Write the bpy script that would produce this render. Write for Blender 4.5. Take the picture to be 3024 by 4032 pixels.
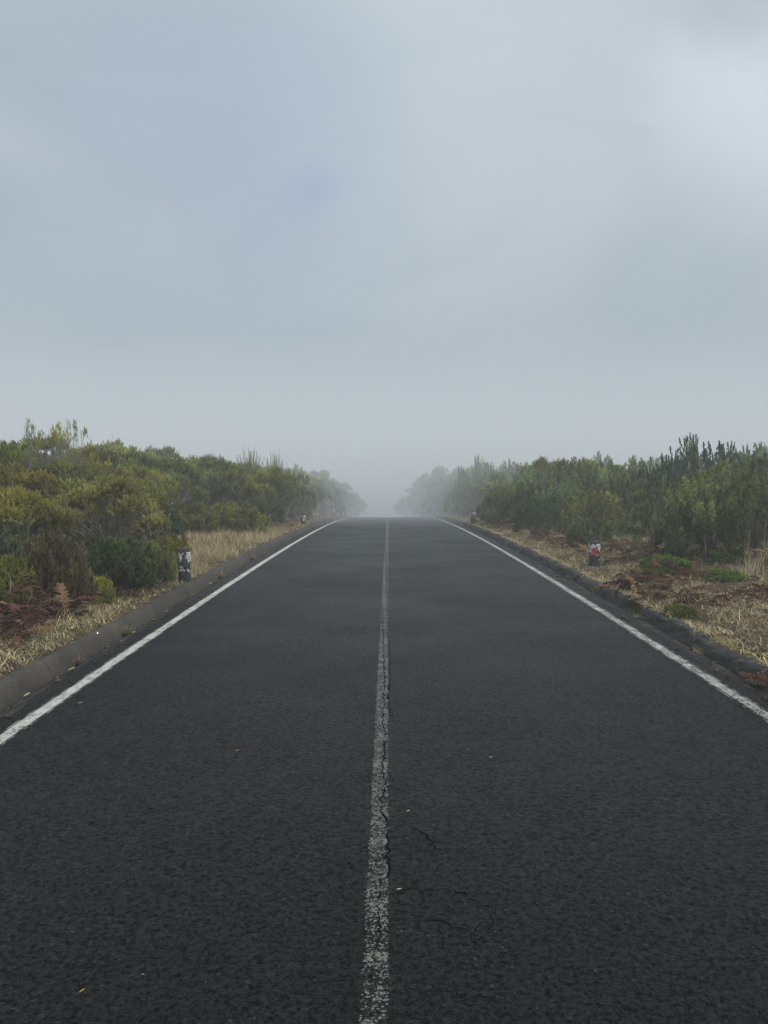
import bpy, math, random
import numpy as np

# ------------------------------------------------------------------ camera, sky, sun, exposure
sc = bpy.context.scene
for o in list(bpy.data.objects):
    bpy.data.objects.remove(o)
C = sc.collection
R = math.radians
random.seed(7)
RNG = np.random.default_rng(11)

cam_data = bpy.data.cameras.new('camera')
cam = bpy.data.objects.new('camera', cam_data)
C.objects.link(cam)
cam.location = (0, 0, 1.75)
cam.rotation_euler = (R(90 - 3.19), 0, R(0.32))
cam_data.sensor_fit = 'AUTO'
cam_data.sensor_width = 36
cam_data.lens = 27.04
cam_data.clip_start = 0.05
cam_data.clip_end = 3000
sc.camera = cam

SUN_EL, SUN_AZ = 52, 112          # azimuth measured clockwise from the road direction (+Y)
sun_data = bpy.data.lights.new('sun', 'SUN')
sun_data.energy = 1.5
sun_data.angle = R(20)
sun_data.color = (1.0, 0.965, 0.91)
sun = bpy.data.objects.new('sun', sun_data)
C.objects.link(sun)
sun.location = (30, 30, 40)
sun.rotation_euler = (R(90 - SUN_EL), 0, R(180 - SUN_AZ))
sun['kind'] = 'helper'

sc.view_settings.view_transform = 'Standard'
sc.view_settings.look = 'None'
sc.view_settings.exposure = 0.60
sc.view_settings.gamma = 1
sc.view_settings.use_curve_mapping = False
sc.cycles.volume_bounces = 6
sc.cycles.filter_width = 1.3
sc.cycles.use_adaptive_sampling = False
sc.cycles.max_bounces = 8
sc.cycles.diffuse_bounces = 3
sc.cycles.use_denoising = True


class NT:
    """tiny helper for node trees"""
    def __init__(self, tree):
        self.t = tree
        tree.nodes.clear()

    def n(self, typ, **kw):
        nd = self.t.nodes.new(typ)
        for k, v in kw.items():
            if k == 'inp':
                for i, val in v.items():
                    self.put(nd, i, val)
            else:
                setattr(nd, k, v)
        return nd

    def put(self, nd, i, val):
        s = nd.inputs[i]
        if isinstance(val, bpy.types.NodeSocket):
            self.t.links.new(val, s)
        elif isinstance(val, bpy.types.Node):
            self.t.links.new(val.outputs[0], s)
        else:
            s.default_value = val

    def math(self, op, a, b=0.0, c=0.0, clamp=False):
        return self.n('ShaderNodeMath', operation=op, use_clamp=clamp, inp={0: a, 1: b, 2: c}).outputs[0]

    def mr(self, v, a, b, c=0.0, d=1.0, smooth=True):
        return self.n('ShaderNodeMapRange', interpolation_type='SMOOTHSTEP' if smooth else 'LINEAR',
                      inp={0: v, 1: a, 2: b, 3: c, 4: d}).outputs[0]

    def mix(self, f, a, b, blend='MIX'):
        nd = self.n('ShaderNodeMix', data_type='RGBA', blend_type=blend)
        self.put(nd, 0, f)
        for i, v in ((6, a), (7, b)):
            if isinstance(v, tuple) and len(v) == 3:
                v = (*v, 1)
            self.put(nd, i, v)
        return nd.outputs[2]

    def noise(self, vec, scale, detail=4.0, rough=0.55, out=0, dist=0.0):
        nd = self.n('ShaderNodeTexNoise', inp={'Vector': vec, 'Scale': scale, 'Detail': detail, 'Roughness': rough, 'Distortion': dist})
        return nd.outputs[out]

    def ramp(self, f, stops):
        nd = self.n('ShaderNodeValToRGB', inp={0: f})
        cr = nd.color_ramp
        while len(cr.elements) < len(stops):
            cr.elements.new(0.5)
        for e, (p, c) in zip(cr.elements, stops):
            e.position = p
            e.color = (*c, 1) if len(c) == 3 else c
        return nd.outputs[0]


# world: Nishita daylight behind an almost closed sheet of thin cloud
world = bpy.data.worlds.new('World')
sc.world = world
world.use_nodes = True
w = NT(world.node_tree)
sky = w.n('ShaderNodeTexSky', sky_type='NISHITA')
sky.sun_disc = False
sky.sun_elevation = R(SUN_EL)
sky.sun_rotation = R(SUN_AZ)
sky.altitude = 1400
sky.dust_density = 3
gen = w.n('ShaderNodeTexCoord').outputs['Generated']
nrm = w.n('ShaderNodeVectorMath', operation='NORMALIZE', inp={0: gen}).outputs[0]
mp = w.n('ShaderNodeMapping', inp={'Vector': nrm, 'Location': (0.35, 1.2, 0.4), 'Scale': (1.0, 1.0, 1.7)}).outputs[0]
n1 = w.noise(mp, 1.25, 3.0, 0.5, dist=0.4)
n2 = w.noise(mp, 3.2, 5.0, 0.5, dist=0.6)
nn = w.math('ADD', w.math('MULTIPLY', n1, 0.7), w.math('MULTIPLY', n2, 0.3))


def dirvec(px, py):
    """direction of a point of the cloud sheet (camera pitch/yaw taken out)"""
    x = (px - 1512) / 3028
    y = (2016 - py) / 3028
    v = np.array([x, 1.0, y])
    p = R(-3.19)
    v = np.array([v[0], v[1] * math.cos(p) - v[2] * math.sin(p), v[1] * math.sin(p) + v[2] * math.cos(p)])
    a = R(0.32)
    v = np.array([v[0] * math.cos(a) - v[1] * math.sin(a), v[0] * math.sin(a) + v[1] * math.cos(a), v[2]])
    return v / np.linalg.norm(v)


def lobe(px, py, a0, a1, wob=0.0):
    """soft cloud thinning / thickening around a direction, edges broken up by noise"""
    d = dirvec(px, py)
    dt = w.n('ShaderNodeVectorMath', operation='DOT_PRODUCT', inp={0: nrm, 1: tuple(d)}).outputs['Value']
    ang = w.math('ARCCOSINE', dt)
    ang = w.math('ADD', ang, w.math('MULTIPLY', w.math('SUBTRACT', n2, 0.5), wob))
    return w.mr(ang, R(a1), R(a0), 0.0, 1.0)


n3 = w.noise(mp, 7.0, 4.0, 0.5, dist=0.5)
nn = w.math('ADD', nn, w.math('MULTIPLY', w.math('SUBTRACT', n3, 0.5), 0.24))
col = w.ramp(nn, [(0.30, (3.70, 4.45, 5.00)), (0.50, (4.40, 5.05, 5.55)), (0.70, (5.35, 5.85, 6.35))])
col = w.mix(w.math('MULTIPLY', lobe(1900, -150, 4, 26, 0.4), 0.7), col, (6.1, 6.85, 7.3))
col = w.mix(w.math('MULTIPLY', lobe(2250, 650, 3, 17, 0.5), 0.55), col, (5.9, 6.4, 6.9))
col = w.mix(w.math('MULTIPLY', lobe(3120, 400, 1, 11, 0.35), 0.75), col, (7.3, 7.8, 8.5))
col = w.mix(w.math('MULTIPLY', lobe(2180, 1060, 1, 9, 0.45), 0.45), col, (5.5, 6.0, 6.65))
col = w.mix(w.math('MULTIPLY', lobe(2550, 1330, 3, 15, 0.45), 0.55), col, (3.75, 4.5, 4.95))
col = w.mix(w.math('MULTIPLY', lobe(600, 250, 1, 22, 0.4), 0.50), col, (3.95, 4.75, 5.85))
col = w.mix(w.math('MULTIPLY', lobe(1080, 620, 1, 14, 0.35), 0.40), col, (3.9, 4.85, 5.95))
col = w.mix(w.math('MULTIPLY', lobe(1230, 770, 0.2, 3.2, 0.22), 0.40), col, (3.5, 4.2, 6.2))
# cloud close to the horizon is thicker and greyer
z = w.n('ShaderNodeSeparateXYZ', inp={0: nrm}).outputs[2]
col = w.mix(w.mr(z, 0.30, -0.02), col, (4.72, 5.22, 5.48))
# overcast: the cloud sheet is thinnest, and so brightest, overhead
up = w.mr(z, 0.50, 1.0, 1.0, 1.8, smooth=False)
col = w.mix(1.0, col, w.n('ShaderNodeCombineColor', inp={0: up, 1: up, 2: up}).outputs[0], 'MULTIPLY')
col = w.mix(0.93, sky.outputs[0], col)
bg = w.n('ShaderNodeBackground', inp={'Color': col, 'Strength': 0.068})
w.n('ShaderNodeOutputWorld', inp={'Surface': bg.outputs[0]})

# ------------------------------------------------------------------ terrain shape
K = 0.00056


def crest(y):
    """long profile: flat at the camera, falling away over the crest"""
    y = np.asarray(y, float)
    a = np.abs(y)
    return np.where(a < 150, -K * a * a, -K * 150 ** 2 - 2 * K * 150 * (a - 150))


def bumps(x, y):
    return (np.sin(x * 1.3 + 0.7 * y) * np.cos(y * 0.9 - x * 0.4) * 0.6
            + np.sin(x * 3.1 - y * 2.3 + 1.0) * 0.25 + np.sin(x * 0.37 + y * 0.21) * 0.9)


def ground_z(x, y):
    """height of the ground sheet beside the road"""
    x = np.asarray(x, float)
    y = np.asarray(y, float)
    zc = crest(y)
    l = -x - 3.06
    r = x - 3.2
    side = np.maximum(l, r)
    rise = 0.045 * np.clip(side, 0, 40) + 0.03 * bumps(x, y) * np.clip(side, 0, 1)
    z = zc + 0.10 + rise
    return np.where(side < 0, zc - 0.08, z)


# ------------------------------------------------------------------ mesh helpers
def mesh_np(name, verts, faces, nper, cols=None, smooth=False):
    """verts (n,3); faces flat index array; nper corners per face"""
    me = bpy.data.meshes.new(name)
    verts = np.ascontiguousarray(verts, np.float32)
    faces = np.ascontiguousarray(faces, np.int32).ravel()
    nf = len(faces) // nper
    me.vertices.add(len(verts))
    me.vertices.foreach_set('co', verts.ravel())
    me.loops.add(len(faces))
    me.loops.foreach_set('vertex_index', faces)
    me.polygons.add(nf)
    me.polygons.foreach_set('loop_start', np.arange(nf, dtype=np.int32) * nper)
    me.polygons.foreach_set('loop_total', np.full(nf, nper, np.int32))
    if smooth:
        me.polygons.foreach_set('use_smooth', np.ones(nf, bool))
    me.update(calc_edges=True)
    if cols is not None:
        at = me.color_attributes.new('tint', 'FLOAT_COLOR', 'POINT')
        c4 = np.ones((len(verts), 4), np.float32)
        c4[:, :cols.shape[1]] = cols
        at.data.foreach_set('color', c4.ravel())
    return me


def link(name, me, mat=None, parent=None, loc=None, rotz=None):
    o = bpy.data.objects.new(name, me)
    C.objects.link(o)
    if mat is not None and len(me.materials) == 0:
        me.materials.append(mat)
    if parent is not None:
        o.parent = parent
    if loc is not None:
        o.location = loc
    if rotz is not None:
        o.rotation_euler = (0, 0, rotz)
    return o


def empty(name, loc, rotz=0.0, rx=0.0):
    o = bpy.data.objects.new(name, None)
    o.empty_display_size = 0.1
    C.objects.link(o)
    o.location = loc
    o.rotation_euler = (rx, 0, rotz)
    return o


def tag(o, label=None, cat=None, group=None, kind=None):
    if label: o['label'] = label
    if cat: o['category'] = cat
    if group: o['group'] = group
    if kind: o['kind'] = kind
    return o


def grid(name, xs, ys, zf, mat, smooth=True):
    X, Y = np.meshgrid(xs, ys)
    Z = zf(X, Y)
    v = np.stack([X, Y, Z], -1).reshape(-1, 3)
    nx, ny = len(xs), len(ys)
    i = np.arange(ny - 1)[:, None] * nx + np.arange(nx - 1)[None, :]
    f = np.stack([i, i + 1, i + 1 + nx, i + nx], -1).reshape(-1, 4)
    return link(name, mesh_np(name, v, f, 4, smooth=smooth), mat)


class Bag:
    """collects triangles with a colour per vertex"""
    def __init__(self):
        self.v, self.f, self.c, self.n = [], [], [], 0

    def add(self, v, f, c=None):
        v = np.asarray(v, float).reshape(-1, 3)
        f = np.asarray(f, int).reshape(-1, 3)
        self.v.append(v)
        self.f.append(f + self.n)
        if c is None:
            c = np.ones((len(v), 3))
        else:
            c = np.broadcast_to(np.asarray(c, float), (len(v), 3))
        self.c.append(c)
        self.n += len(v)

    def mesh(self, name, smooth=False):
        return mesh_np(name, np.concatenate(self.v), np.concatenate(self.f), 3, np.concatenate(self.c), smooth)


def unit(v):
    return v / np.maximum(np.linalg.norm(v, axis=-1, keepdims=True), 1e-9)


def frame(a):
    h = np.where(np.abs(a[..., 2:3]) < 0.9, np.array([0, 0, 1.0]), np.array([1.0, 0, 0]))
    u = unit(np.cross(a, h))
    return u, np.cross(a, u)


def tubes(bag, P, rad, sides=4, col=(1, 1, 1)):
    """P (n,k,3) paths, rad (n,k) radii"""
    n, k, _ = P.shape
    d = unit(np.gradient(P, axis=1))
    u, v = frame(d)
    ang = np.arange(sides) * 2 * math.pi / sides
    ring = (P[:, :, None] + rad[:, :, None, None] * (np.cos(ang)[None, None, :, None] * u[:, :, None] + np.sin(ang)[None, None, :, None] * v[:, :, None]))
    V = ring.reshape(-1, 3)
    b = (np.arange(n)[:, None, None] * k + np.arange(k - 1)[None, :, None]) * sides
    s = np.arange(sides)[None, None, :]
    s2 = (s + 1) % sides
    a0, a1, b0, b1 = b + s, b + s2, b + sides + s, b + sides + s2
    F = np.concatenate([np.stack([a0, a1, b1], -1).reshape(-1, 3), np.stack([a0, b1, b0], -1).reshape(-1, 3)])
    c = np.asarray(col, float)
    bag.add(V, F, c)


# ------------------------------------------------------------------ materials
def material(name):
    m = bpy.data.materials.new(name)
    m.use_nodes = True
    return m, NT(m.node_tree)


def finish(t, col, rough, height=None, bump=0.3, dist=0.01, spec=0.4, trans=0.0):
    b = t.n('ShaderNodeBsdfPrincipled', inp={'Base Color': col, 'Roughness': rough, 'Specular IOR Level': spec})
    if height is not None:
        bn = t.n('ShaderNodeBump', inp={'Strength': bump, 'Distance': dist, 'Height': height})
        t.put(b, 'Normal', bn.outputs[0])
    out = b.outputs[0]
    if trans:
        tr = t.n('ShaderNodeBsdfTranslucent', inp={'Color': col})
        out = t.n('ShaderNodeMixShader', inp={0: trans, 1: out, 2: tr.outputs[0]}).outputs[0]
    t.n('ShaderNodeOutputMaterial', inp={'Surface': out})
    return b


def asphalt_nodes(t):
    """returns colour, roughness, height, stone height (0..1), position"""
    pos = t.n('ShaderNodeNewGeometry').outputs['Position']
    wob = t.n('ShaderNodeVectorMath', operation='MULTIPLY_ADD', inp={0: t.noise(pos, 60, 2, out=1), 1: (0.006,) * 3, 2: pos}).outputs[0]
    flat = t.n('ShaderNodeMapping', inp={'Vector': wob, 'Scale': (1, 1, 0.0)}).outputs[0]
    v1 = t.n('ShaderNodeTexVoronoi', feature='F1', inp={'Vector': flat, 'Scale': 92.0})
    v2 = t.n('ShaderNodeTexVoronoi', feature='F1', inp={'Vector': flat, 'Scale': 210.0})
    r1 = t.n('ShaderNodeSeparateColor', inp={0: v1.outputs['Color']})
    r2 = t.n('ShaderNodeSeparateColor', inp={0: v2.outputs['Color']})
    big = t.math('GREATER_THAN', r1.outputs[1], 0.42)
    c1 = t.ramp(r1.outputs[0], [(0.0, (0.009, 0.008, 0.008)), (0.50, (0.023, 0.021, 0.022)), (0.82, (0.052, 0.049, 0.049)), (0.97, (0.100, 0.092, 0.083)), (1.0, (0.24, 0.22, 0.19))])
    c2 = t.ramp(r2.outputs[0], [(0.0, (0.009, 0.008, 0.008)), (0.7, (0.025, 0.023, 0.024)), (1.0, (0.062, 0.058, 0.056))])
    d1 = t.math('MULTIPLY', v1.outputs['Distance'], 1.25)
    d2 = t.math('MULTIPLY', v2.outputs['Distance'], 1.25)
    st1 = t.math('SUBTRACT', 1.0, d1, clamp=True)
    st2 = t.math('MULTIPLY', t.math('SUBTRACT', 1.0, d2, clamp=True), 0.45)
    col = t.mix(big, c2, c1)
    hgt = t.n('ShaderNodeMix', data_type='FLOAT', inp={0: big, 2: st2, 3: st1}).outputs[0]
    gap = t.mr(hgt, 0.05, 0.50, 0.08, 1.15)                 # binder between the stones is nearly black
    col = t.mix(1.0, col, t.n('ShaderNodeCombineColor', inp={0: gap, 1: gap, 2: gap}).outputs[0], 'MULTIPLY')
    # patchy wear at several sizes
    m1 = t.noise(pos, 0.55, 5, 0.6)
    m2 = t.noise(pos, 3.5, 9, 0.82)
    m3 = t.noise(pos, 26.0, 3, 0.6)
    wear = t.math('ADD', t.math('ADD', t.math('MULTIPLY', m1, 1.0), t.math('MULTIPLY', t.math('SUBTRACT', m2, 0.35), 2.6)), t.math('MULTIPLY', m3, 1.2))
    wear = t.math('ADD', wear, t.math('MULTIPLY', t.math('SUBTRACT', t.noise(pos, 75.0, 2, 0.6), 0.5), 1.9))
    wear = t.mr(wear, 0.85, 2.15, 0.02, 0.37, smooth=False)
    x = t.n('ShaderNodeSeparateXYZ', inp={0: pos}).outputs[0]
    xx = t.math('ABSOLUTE', t.math('SUBTRACT', t.math('ABSOLUTE', x), 1.35))
    track = t.mr(xx, 0.75, 0.1, 0.92, 1.12)               # wheel tracks polished a little paler
    wear = t.math('MULTIPLY', wear, track)
    col = t.mix(1.0, col, t.n('ShaderNodeCombineColor', inp={0: wear, 1: wear, 2: wear}).outputs[0], 'MULTIPLY')
    grit = t.noise(pos, 38.0, 6, 0.88)
    gm = t.mr(grit, 0.36, 0.64, 0.45, 1.6, smooth=False)
    col = t.mix(1.0, col, t.n('ShaderNodeCombineColor', inp={0: gm, 1: gm, 2: gm}).outputs[0], 'MULTIPLY')
    t.spec = t.math('MULTIPLY', t.mr(grit, 0.38, 0.62, 0.08, 1.0), 0.38)      # stone tops shine, binder does not
    height = t.math('ADD', hgt, t.math('MULTIPLY', grit, 2.8))
    rough = t.mr(m1, 0.3, 0.7, 0.42, 0.54)
    return col, rough, height, hgt, pos, x


def paint_material(name, centre, half, coverage, colour, frayed):
    m, t = material(name)
    col, rough, height, st, pos, x = asphalt_nodes(t)
    dx = t.math('ABSOLUTE', t.math('SUBTRACT', x, centre))
    nlow = t.noise(pos, 7, 4, 0.6)
    nmid = t.noise(pos, 45, 3, 0.65)
    nfine = t.noise(pos, 220, 2, 0.6)
    s = t.math('ADD', t.math('MULTIPLY', nmid, 0.38), t.math('MULTIPLY', nfine, 0.47))
    s = t.math('ADD', s, t.math('MULTIPLY', nlow, 0.35))
    s = t.math('ADD', s, t.math('MULTIPLY', st, 0.30))    # mean about 0.75
    edge = t.mr(dx, half * (1 - frayed), half * (1 + frayed), 0.0, 0.55)
    s = t.math('SUBTRACT', s, edge)
    mask = t.mr(s, 0.92 - coverage, 1.04 - coverage)
    # paint left in thin rims at both borders of the older line
    rim = t.math('MULTIPLY', t.mr(t.math('ABSOLUTE', t.math('SUBTRACT', dx, half * 1.27)), 0.006, 0.0), t.math('GREATER_THAN', t.math('ADD', nmid, nlow), 1.02))
    if frayed < 0.3:
        mask = t.math('MAXIMUM', mask, rim)
    grime = t.mr(t.noise(pos, 14, 5, 0.7), 0.25, 0.75, 0.74, 1.0)
    pc = t.mix(1.0, (*colour, 1), t.n('ShaderNodeCombineColor', inp={0: grime, 1: grime, 2: grime}).outputs[0], 'MULTIPLY')
    c = t.mix(mask, col, pc)
    rg = t.n('ShaderNodeMix', data_type='FLOAT', inp={0: mask, 2: rough, 3: 0.6}).outputs[0]
    finish(t, c, rg, height, 0.8, 0.008, t.spec)
    return m


def mats():
    M = {}
    m, t = material('asphalt')
    col, rough, height, st, pos, x = asphalt_nodes(t)
    finish(t, col, rough, height, 0.8, 0.008, t.spec)
    M['asphalt'] = m
    M['edge_l'] = paint_material('edge_line_paint', -2.533, 0.048, 0.37, (0.76, 0.74, 0.67), 0.12)
    M['edge_r'] = paint_material('worn_edge_line_paint', 2.715, 0.048, 0.31, (0.76, 0.74, 0.67), 0.18)
    M['centre'] = paint_material('worn_centre_line_paint', -0.045, 0.056, 0.27, (0.27, 0.26, 0.225), 0.34)

    m, t = material('crack_black')
    finish(t, (0.004, 0.004, 0.005, 1), 0.95, spec=0.05)
    M['crack'] = m

    m, t = material('gutter_concrete')
    pos = t.n('ShaderNodeNewGeometry').outputs['Position']
    n1 = t.noise(pos, 3, 6, 0.65); n2 = t.noise(pos, 40, 5, 0.7)
    c = t.ramp(t.math('ADD', t.math('MULTIPLY', n1, 0.6), t.math('MULTIPLY', n2, 0.4)), [(0.38, (0.010, 0.010, 0.009)), (0.52, (0.026, 0.025, 0.022)), (0.66, (0.070, 0.066, 0.056))])
    finish(t, c, 0.9, t.math('ADD', n2, n1), 0.7, 0.02, 0.3)
    M['gutter'] = m

    m, t = material('kerb_concrete')
    pos = t.n('ShaderNodeNewGeometry').outputs['Position']
    oi = t.n('ShaderNodeObjectInfo')
    n1 = t.noise(pos, 2.2, 6, 0.65); n2 = t.noise(pos, 34, 5, 0.7); n3 = t.noise(pos, 130, 3, 0.7)
    base = t.ramp(t.math('ADD', t.math('MULTIPLY', n1, 0.5), t.math('MULTIPLY', n2, 0.5)), [(0.33, (0.040, 0.039, 0.036)), (0.5, (0.088, 0.082, 0.072)), (0.68, (0.150, 0.140, 0.118))])
    speck = t.mr(n3, 0.60, 0.70, 0.0, 0.5)
    base = t.mix(speck, base, (0.19, 0.18, 0.155))
    moss = t.mr(t.noise(pos, 9, 5, 0.7), 0.60, 0.70, 0.0, 0.5)
    base = t.mix(moss, base, (0.055, 0.062, 0.022))
    base = t.mix(1.0, base, oi.outputs['Color'], 'MULTIPLY')
    finish(t, base, 0.88, t.math('ADD', t.math('MULTIPLY', n3, 0.5), n2), 0.6, 0.012, 0.3)
    M['kerb'] = m

    m, t = material('soil_and_litter')
    pos = t.n('ShaderNodeNewGeometry').outputs['Position']
    n1 = t.noise(pos, 0.9, 5, 0.6); n2 = t.noise(pos, 9, 6, 0.7); n3 = t.noise(pos, 60, 4, 0.7)
    a = t.ramp(t.math('ADD', t.math('MULTIPLY', n2, 0.5), t.math('MULTIPLY', n3, 0.5)), [(0.34, (0.022, 0.014, 0.009)), (0.5, (0.075, 0.052, 0.030)), (0.66, (0.19, 0.145, 0.080))])
    b = t.ramp(n2, [(0.35, (0.020, 0.022, 0.009)), (0.65, (0.075, 0.082, 0.026))])
    c = t.mix(t.mr(n1, 0.48, 0.62, 0, 0.65), a, b)
    finish(t, c, 0.95, t.math('ADD', n2, n3), 1.0, 0.04, 0.2)
    M['soil'] = m

    # foliage: object colour is the bush's own leaf colour, tint.r is leaf age (0 old .. 1 new tip) plus painted top light,
    # tint.g a random number per shoot, tint.b marks flowers
    m, t = material('heath_leaves')
    at = t.n('ShaderNodeAttribute', attribute_name='tint')
    sp = t.n('ShaderNodeSeparateColor', inp={0: at.outputs['Color']})
    oi = t.n('ShaderNodeObjectInfo')
    tc = t.n('ShaderNodeTexCoord').outputs['Object']
    nb = t.noise(tc, 1.7, 3, 0.5)
    young = t.math('MULTIPLY', t.math('POWER', sp.outputs[0], 0.75), t.mr(nb, 0.32, 0.66, 0.55, 1.25))  # new growth at the tips, plus the top light painted through tint.r
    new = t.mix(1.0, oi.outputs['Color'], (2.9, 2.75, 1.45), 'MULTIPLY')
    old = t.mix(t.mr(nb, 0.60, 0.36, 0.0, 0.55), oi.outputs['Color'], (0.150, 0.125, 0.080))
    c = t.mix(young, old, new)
    v = t.mr(sp.outputs[1], 0, 1, 0.50, 1.6, smooth=False)
    c = t.mix(1.0, c, t.n('ShaderNodeCombineColor', inp={0: v, 1: v, 2: v}).outputs[0], 'MULTIPLY')
    finish(t, c, 0.6, spec=0.25, trans=0.42)
    M['leaf'] = m

    m, t = material('heath_bark')
    pos = t.n('ShaderNodeTexCoord').outputs['Object']
    n = t.noise(pos, 30, 4, 0.6)
    c = t.ramp(n, [(0.35, (0.14, 0.115, 0.10)), (0.65, (0.38, 0.34, 0.30))])
    finish(t, c, 0.9, n, 0.5, 0.01, 0.2)
    M['bark'] = m

    m, t = material('dark_bark')
    pos = t.n('ShaderNodeTexCoord').outputs['Object']
    n = t.noise(pos, 30, 4, 0.6)
    finish(t, t.ramp(n, [(0.35, (0.045, 0.036, 0.028)), (0.65, (0.11, 0.09, 0.07))]), 0.9, n, 0.5, 0.01, 0.2)
    M['darkbark'] = m

    m, t = material('tinted_dry_plants')
    at = t.n('ShaderNodeAttribute', attribute_name='tint')
    finish(t, at.outputs['Color'], 0.75, spec=0.2, trans=0.2)
    M['tint'] = m

    m, t = material('flaking_whitewash')
    pos = t.n('ShaderNodeTexCoord').outputs['Object']
    g = t.n('ShaderNodeNewGeometry').outputs['Position']
    oi = t.n('ShaderNodeObjectInfo')
    off = t.n('ShaderNodeVectorMath', operation='ADD', inp={0: pos, 1: oi.outputs['Random']}).outputs[0]
    n1 = t.noise(off, 17, 5, 0.66, dist=0.5); n2 = t.noise(off, 55, 4, 0.7)
    zz = t.n('ShaderNodeSeparateXYZ', inp={0: pos}).outputs[2]
    keep = t.mr(zz, 0.1, 0.42, -0.09, 0.05, smooth=False)
    s = t.math('ADD', t.math('ADD', t.math('MULTIPLY', n1, 0.75), t.math('MULTIPLY', n2, 0.25)), keep)
    s = t.math('SUBTRACT', s, t.mr(zz, 0.475, 0.50, 0.0, 0.10))
    mask = t.mr(s, 0.535, 0.55)
    stone = t.ramp(n2, [(0.3, (0.022, 0.022, 0.021)), (0.55, (0.052, 0.051, 0.048)), (0.75, (0.10, 0.098, 0.088))])
    c = t.mix(mask, stone, t.mix(t.mr(n2, 0.3, 0.7), (0.50, 0.49, 0.46), (0.80, 0.79, 0.75)))
    h = t.math('ADD', t.math('MULTIPLY', mask, 0.6), n2)
    finish(t, c, 0.9, h, 0.7, 0.008, 0.2)
    M['post'] = m

    def plain(name, c, r=0.5, spec=0.4, var=0.25, scale=25):
        m, t = material(name)
        pos = t.n('ShaderNodeTexCoord').outputs['Object']
        n = t.noise(pos, scale, 5, 0.65)
        lo = tuple(v * (1 - var) for v in c)
        hi = tuple(min(1, v * (1 + var)) for v in c)
        finish(t, t.ramp(n, [(0.3, lo), (0.7, hi)]), r, n, 0.2, 0.004, spec)
        return m
    M['red'] = plain('red_reflector', (0.50, 0.035, 0.03), 0.35, 0.5)
    M['white'] = plain('white_reflector', (0.72, 0.73, 0.74), 0.4, 0.5, 0.12)
    M['greyplate'] = plain('weathered_grey_plate', (0.075, 0.078, 0.075), 0.6, 0.4)
    M['scrap'] = plain('white_litter', (0.8, 0.8, 0.78), 0.6, 0.3, 0.08)
    M['clod'] = plain('dark_clod', (0.028, 0.021, 0.016), 0.95, 0.2, 0.6)
    return M


M = mats()

# ------------------------------------------------------------------ ground, road, markings, gutters
xs = np.concatenate([-np.geomspace(220, 3.08, 60), [-3.07, -2.88, -1.5, 0, 1.5, 3.02, 3.16], np.geomspace(3.18, 220, 60)])
ys = np.concatenate([np.arange(-40, 2, 3.0), np.arange(2, 36, 0.22), np.geomspace(36, 400, 70)])
g = grid('ground', xs, ys, ground_z, M['soil'])
tag(g, kind='structure')

ys_r = np.concatenate([np.arange(-40, 0, 2.0), np.arange(0, 90, 0.75), np.geomspace(90, 390, 40)])
road = grid('road', np.linspace(-2.76, 2.93, 9), ys_r, lambda X, Y: crest(Y) + 0.0, M['asphalt'])
tag(road, kind='structure')


def marking(name, xc, half, mat):
    me = grid(name, np.array([xc - half, xc, xc + half]), ys_r[ys_r > -8], lambda X, Y: crest(Y) + 0.002, mat)
    return tag(me, kind='structure')


marking('edge_line', -2.533, 0.085, M['edge_l'])
marking('edge_line', 2.715, 0.095, M['edge_r'])
marking('centre_line', -0.045, 0.085, M['centre'])

ys_g = np.concatenate([np.arange(-10, 0, 1.0), np.arange(0, 40, 0.08), np.arange(40, 120, 1.0)])


def gut_l(X, Y):
    s = np.interp(X, [-3.0, -2.90, -2.84, -2.76, -2.70], [-0.055, -0.05, -0.018, -0.004, -0.006])
    wob = 0.008 * np.sin(Y * 3.1) * np.sin(Y * 0.7 + 9 * X) + 0.006 * np.sin(Y * 11 + X * 40)
    wob = np.where((X > -2.72) | (X < -2.98), 0, wob)
    return crest(Y) + s + wob


def gut_r(X, Y):
    s = np.interp(X, [2.90, 2.95, 3.03, 3.10, 3.2], [-0.006, 0.004, -0.012, -0.035, -0.04])
    wob = 0.010 * np.sin(Y * 2.7) * np.sin(Y * 0.9 + 7 * X) + 0.007 * np.sin(Y * 13 + X * 50)
    wob = np.where((X < 2.92) | (X > 3.15), 0, wob)
    return crest(Y) + s + wob


tag(grid('gutter', np.array([-3.0, -2.95, -2.90, -2.87, -2.84, -2.80, -2.76, -2.73, -2.70]), ys_g, gut_l, M['gutter']), kind='structure')
tag(grid('gutter', np.array([2.90, 2.92, 2.95, 2.99, 3.03, 3.07, 3.10, 3.15, 3.2]), ys_g, gut_r, M['gutter']), kind='structure')


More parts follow.
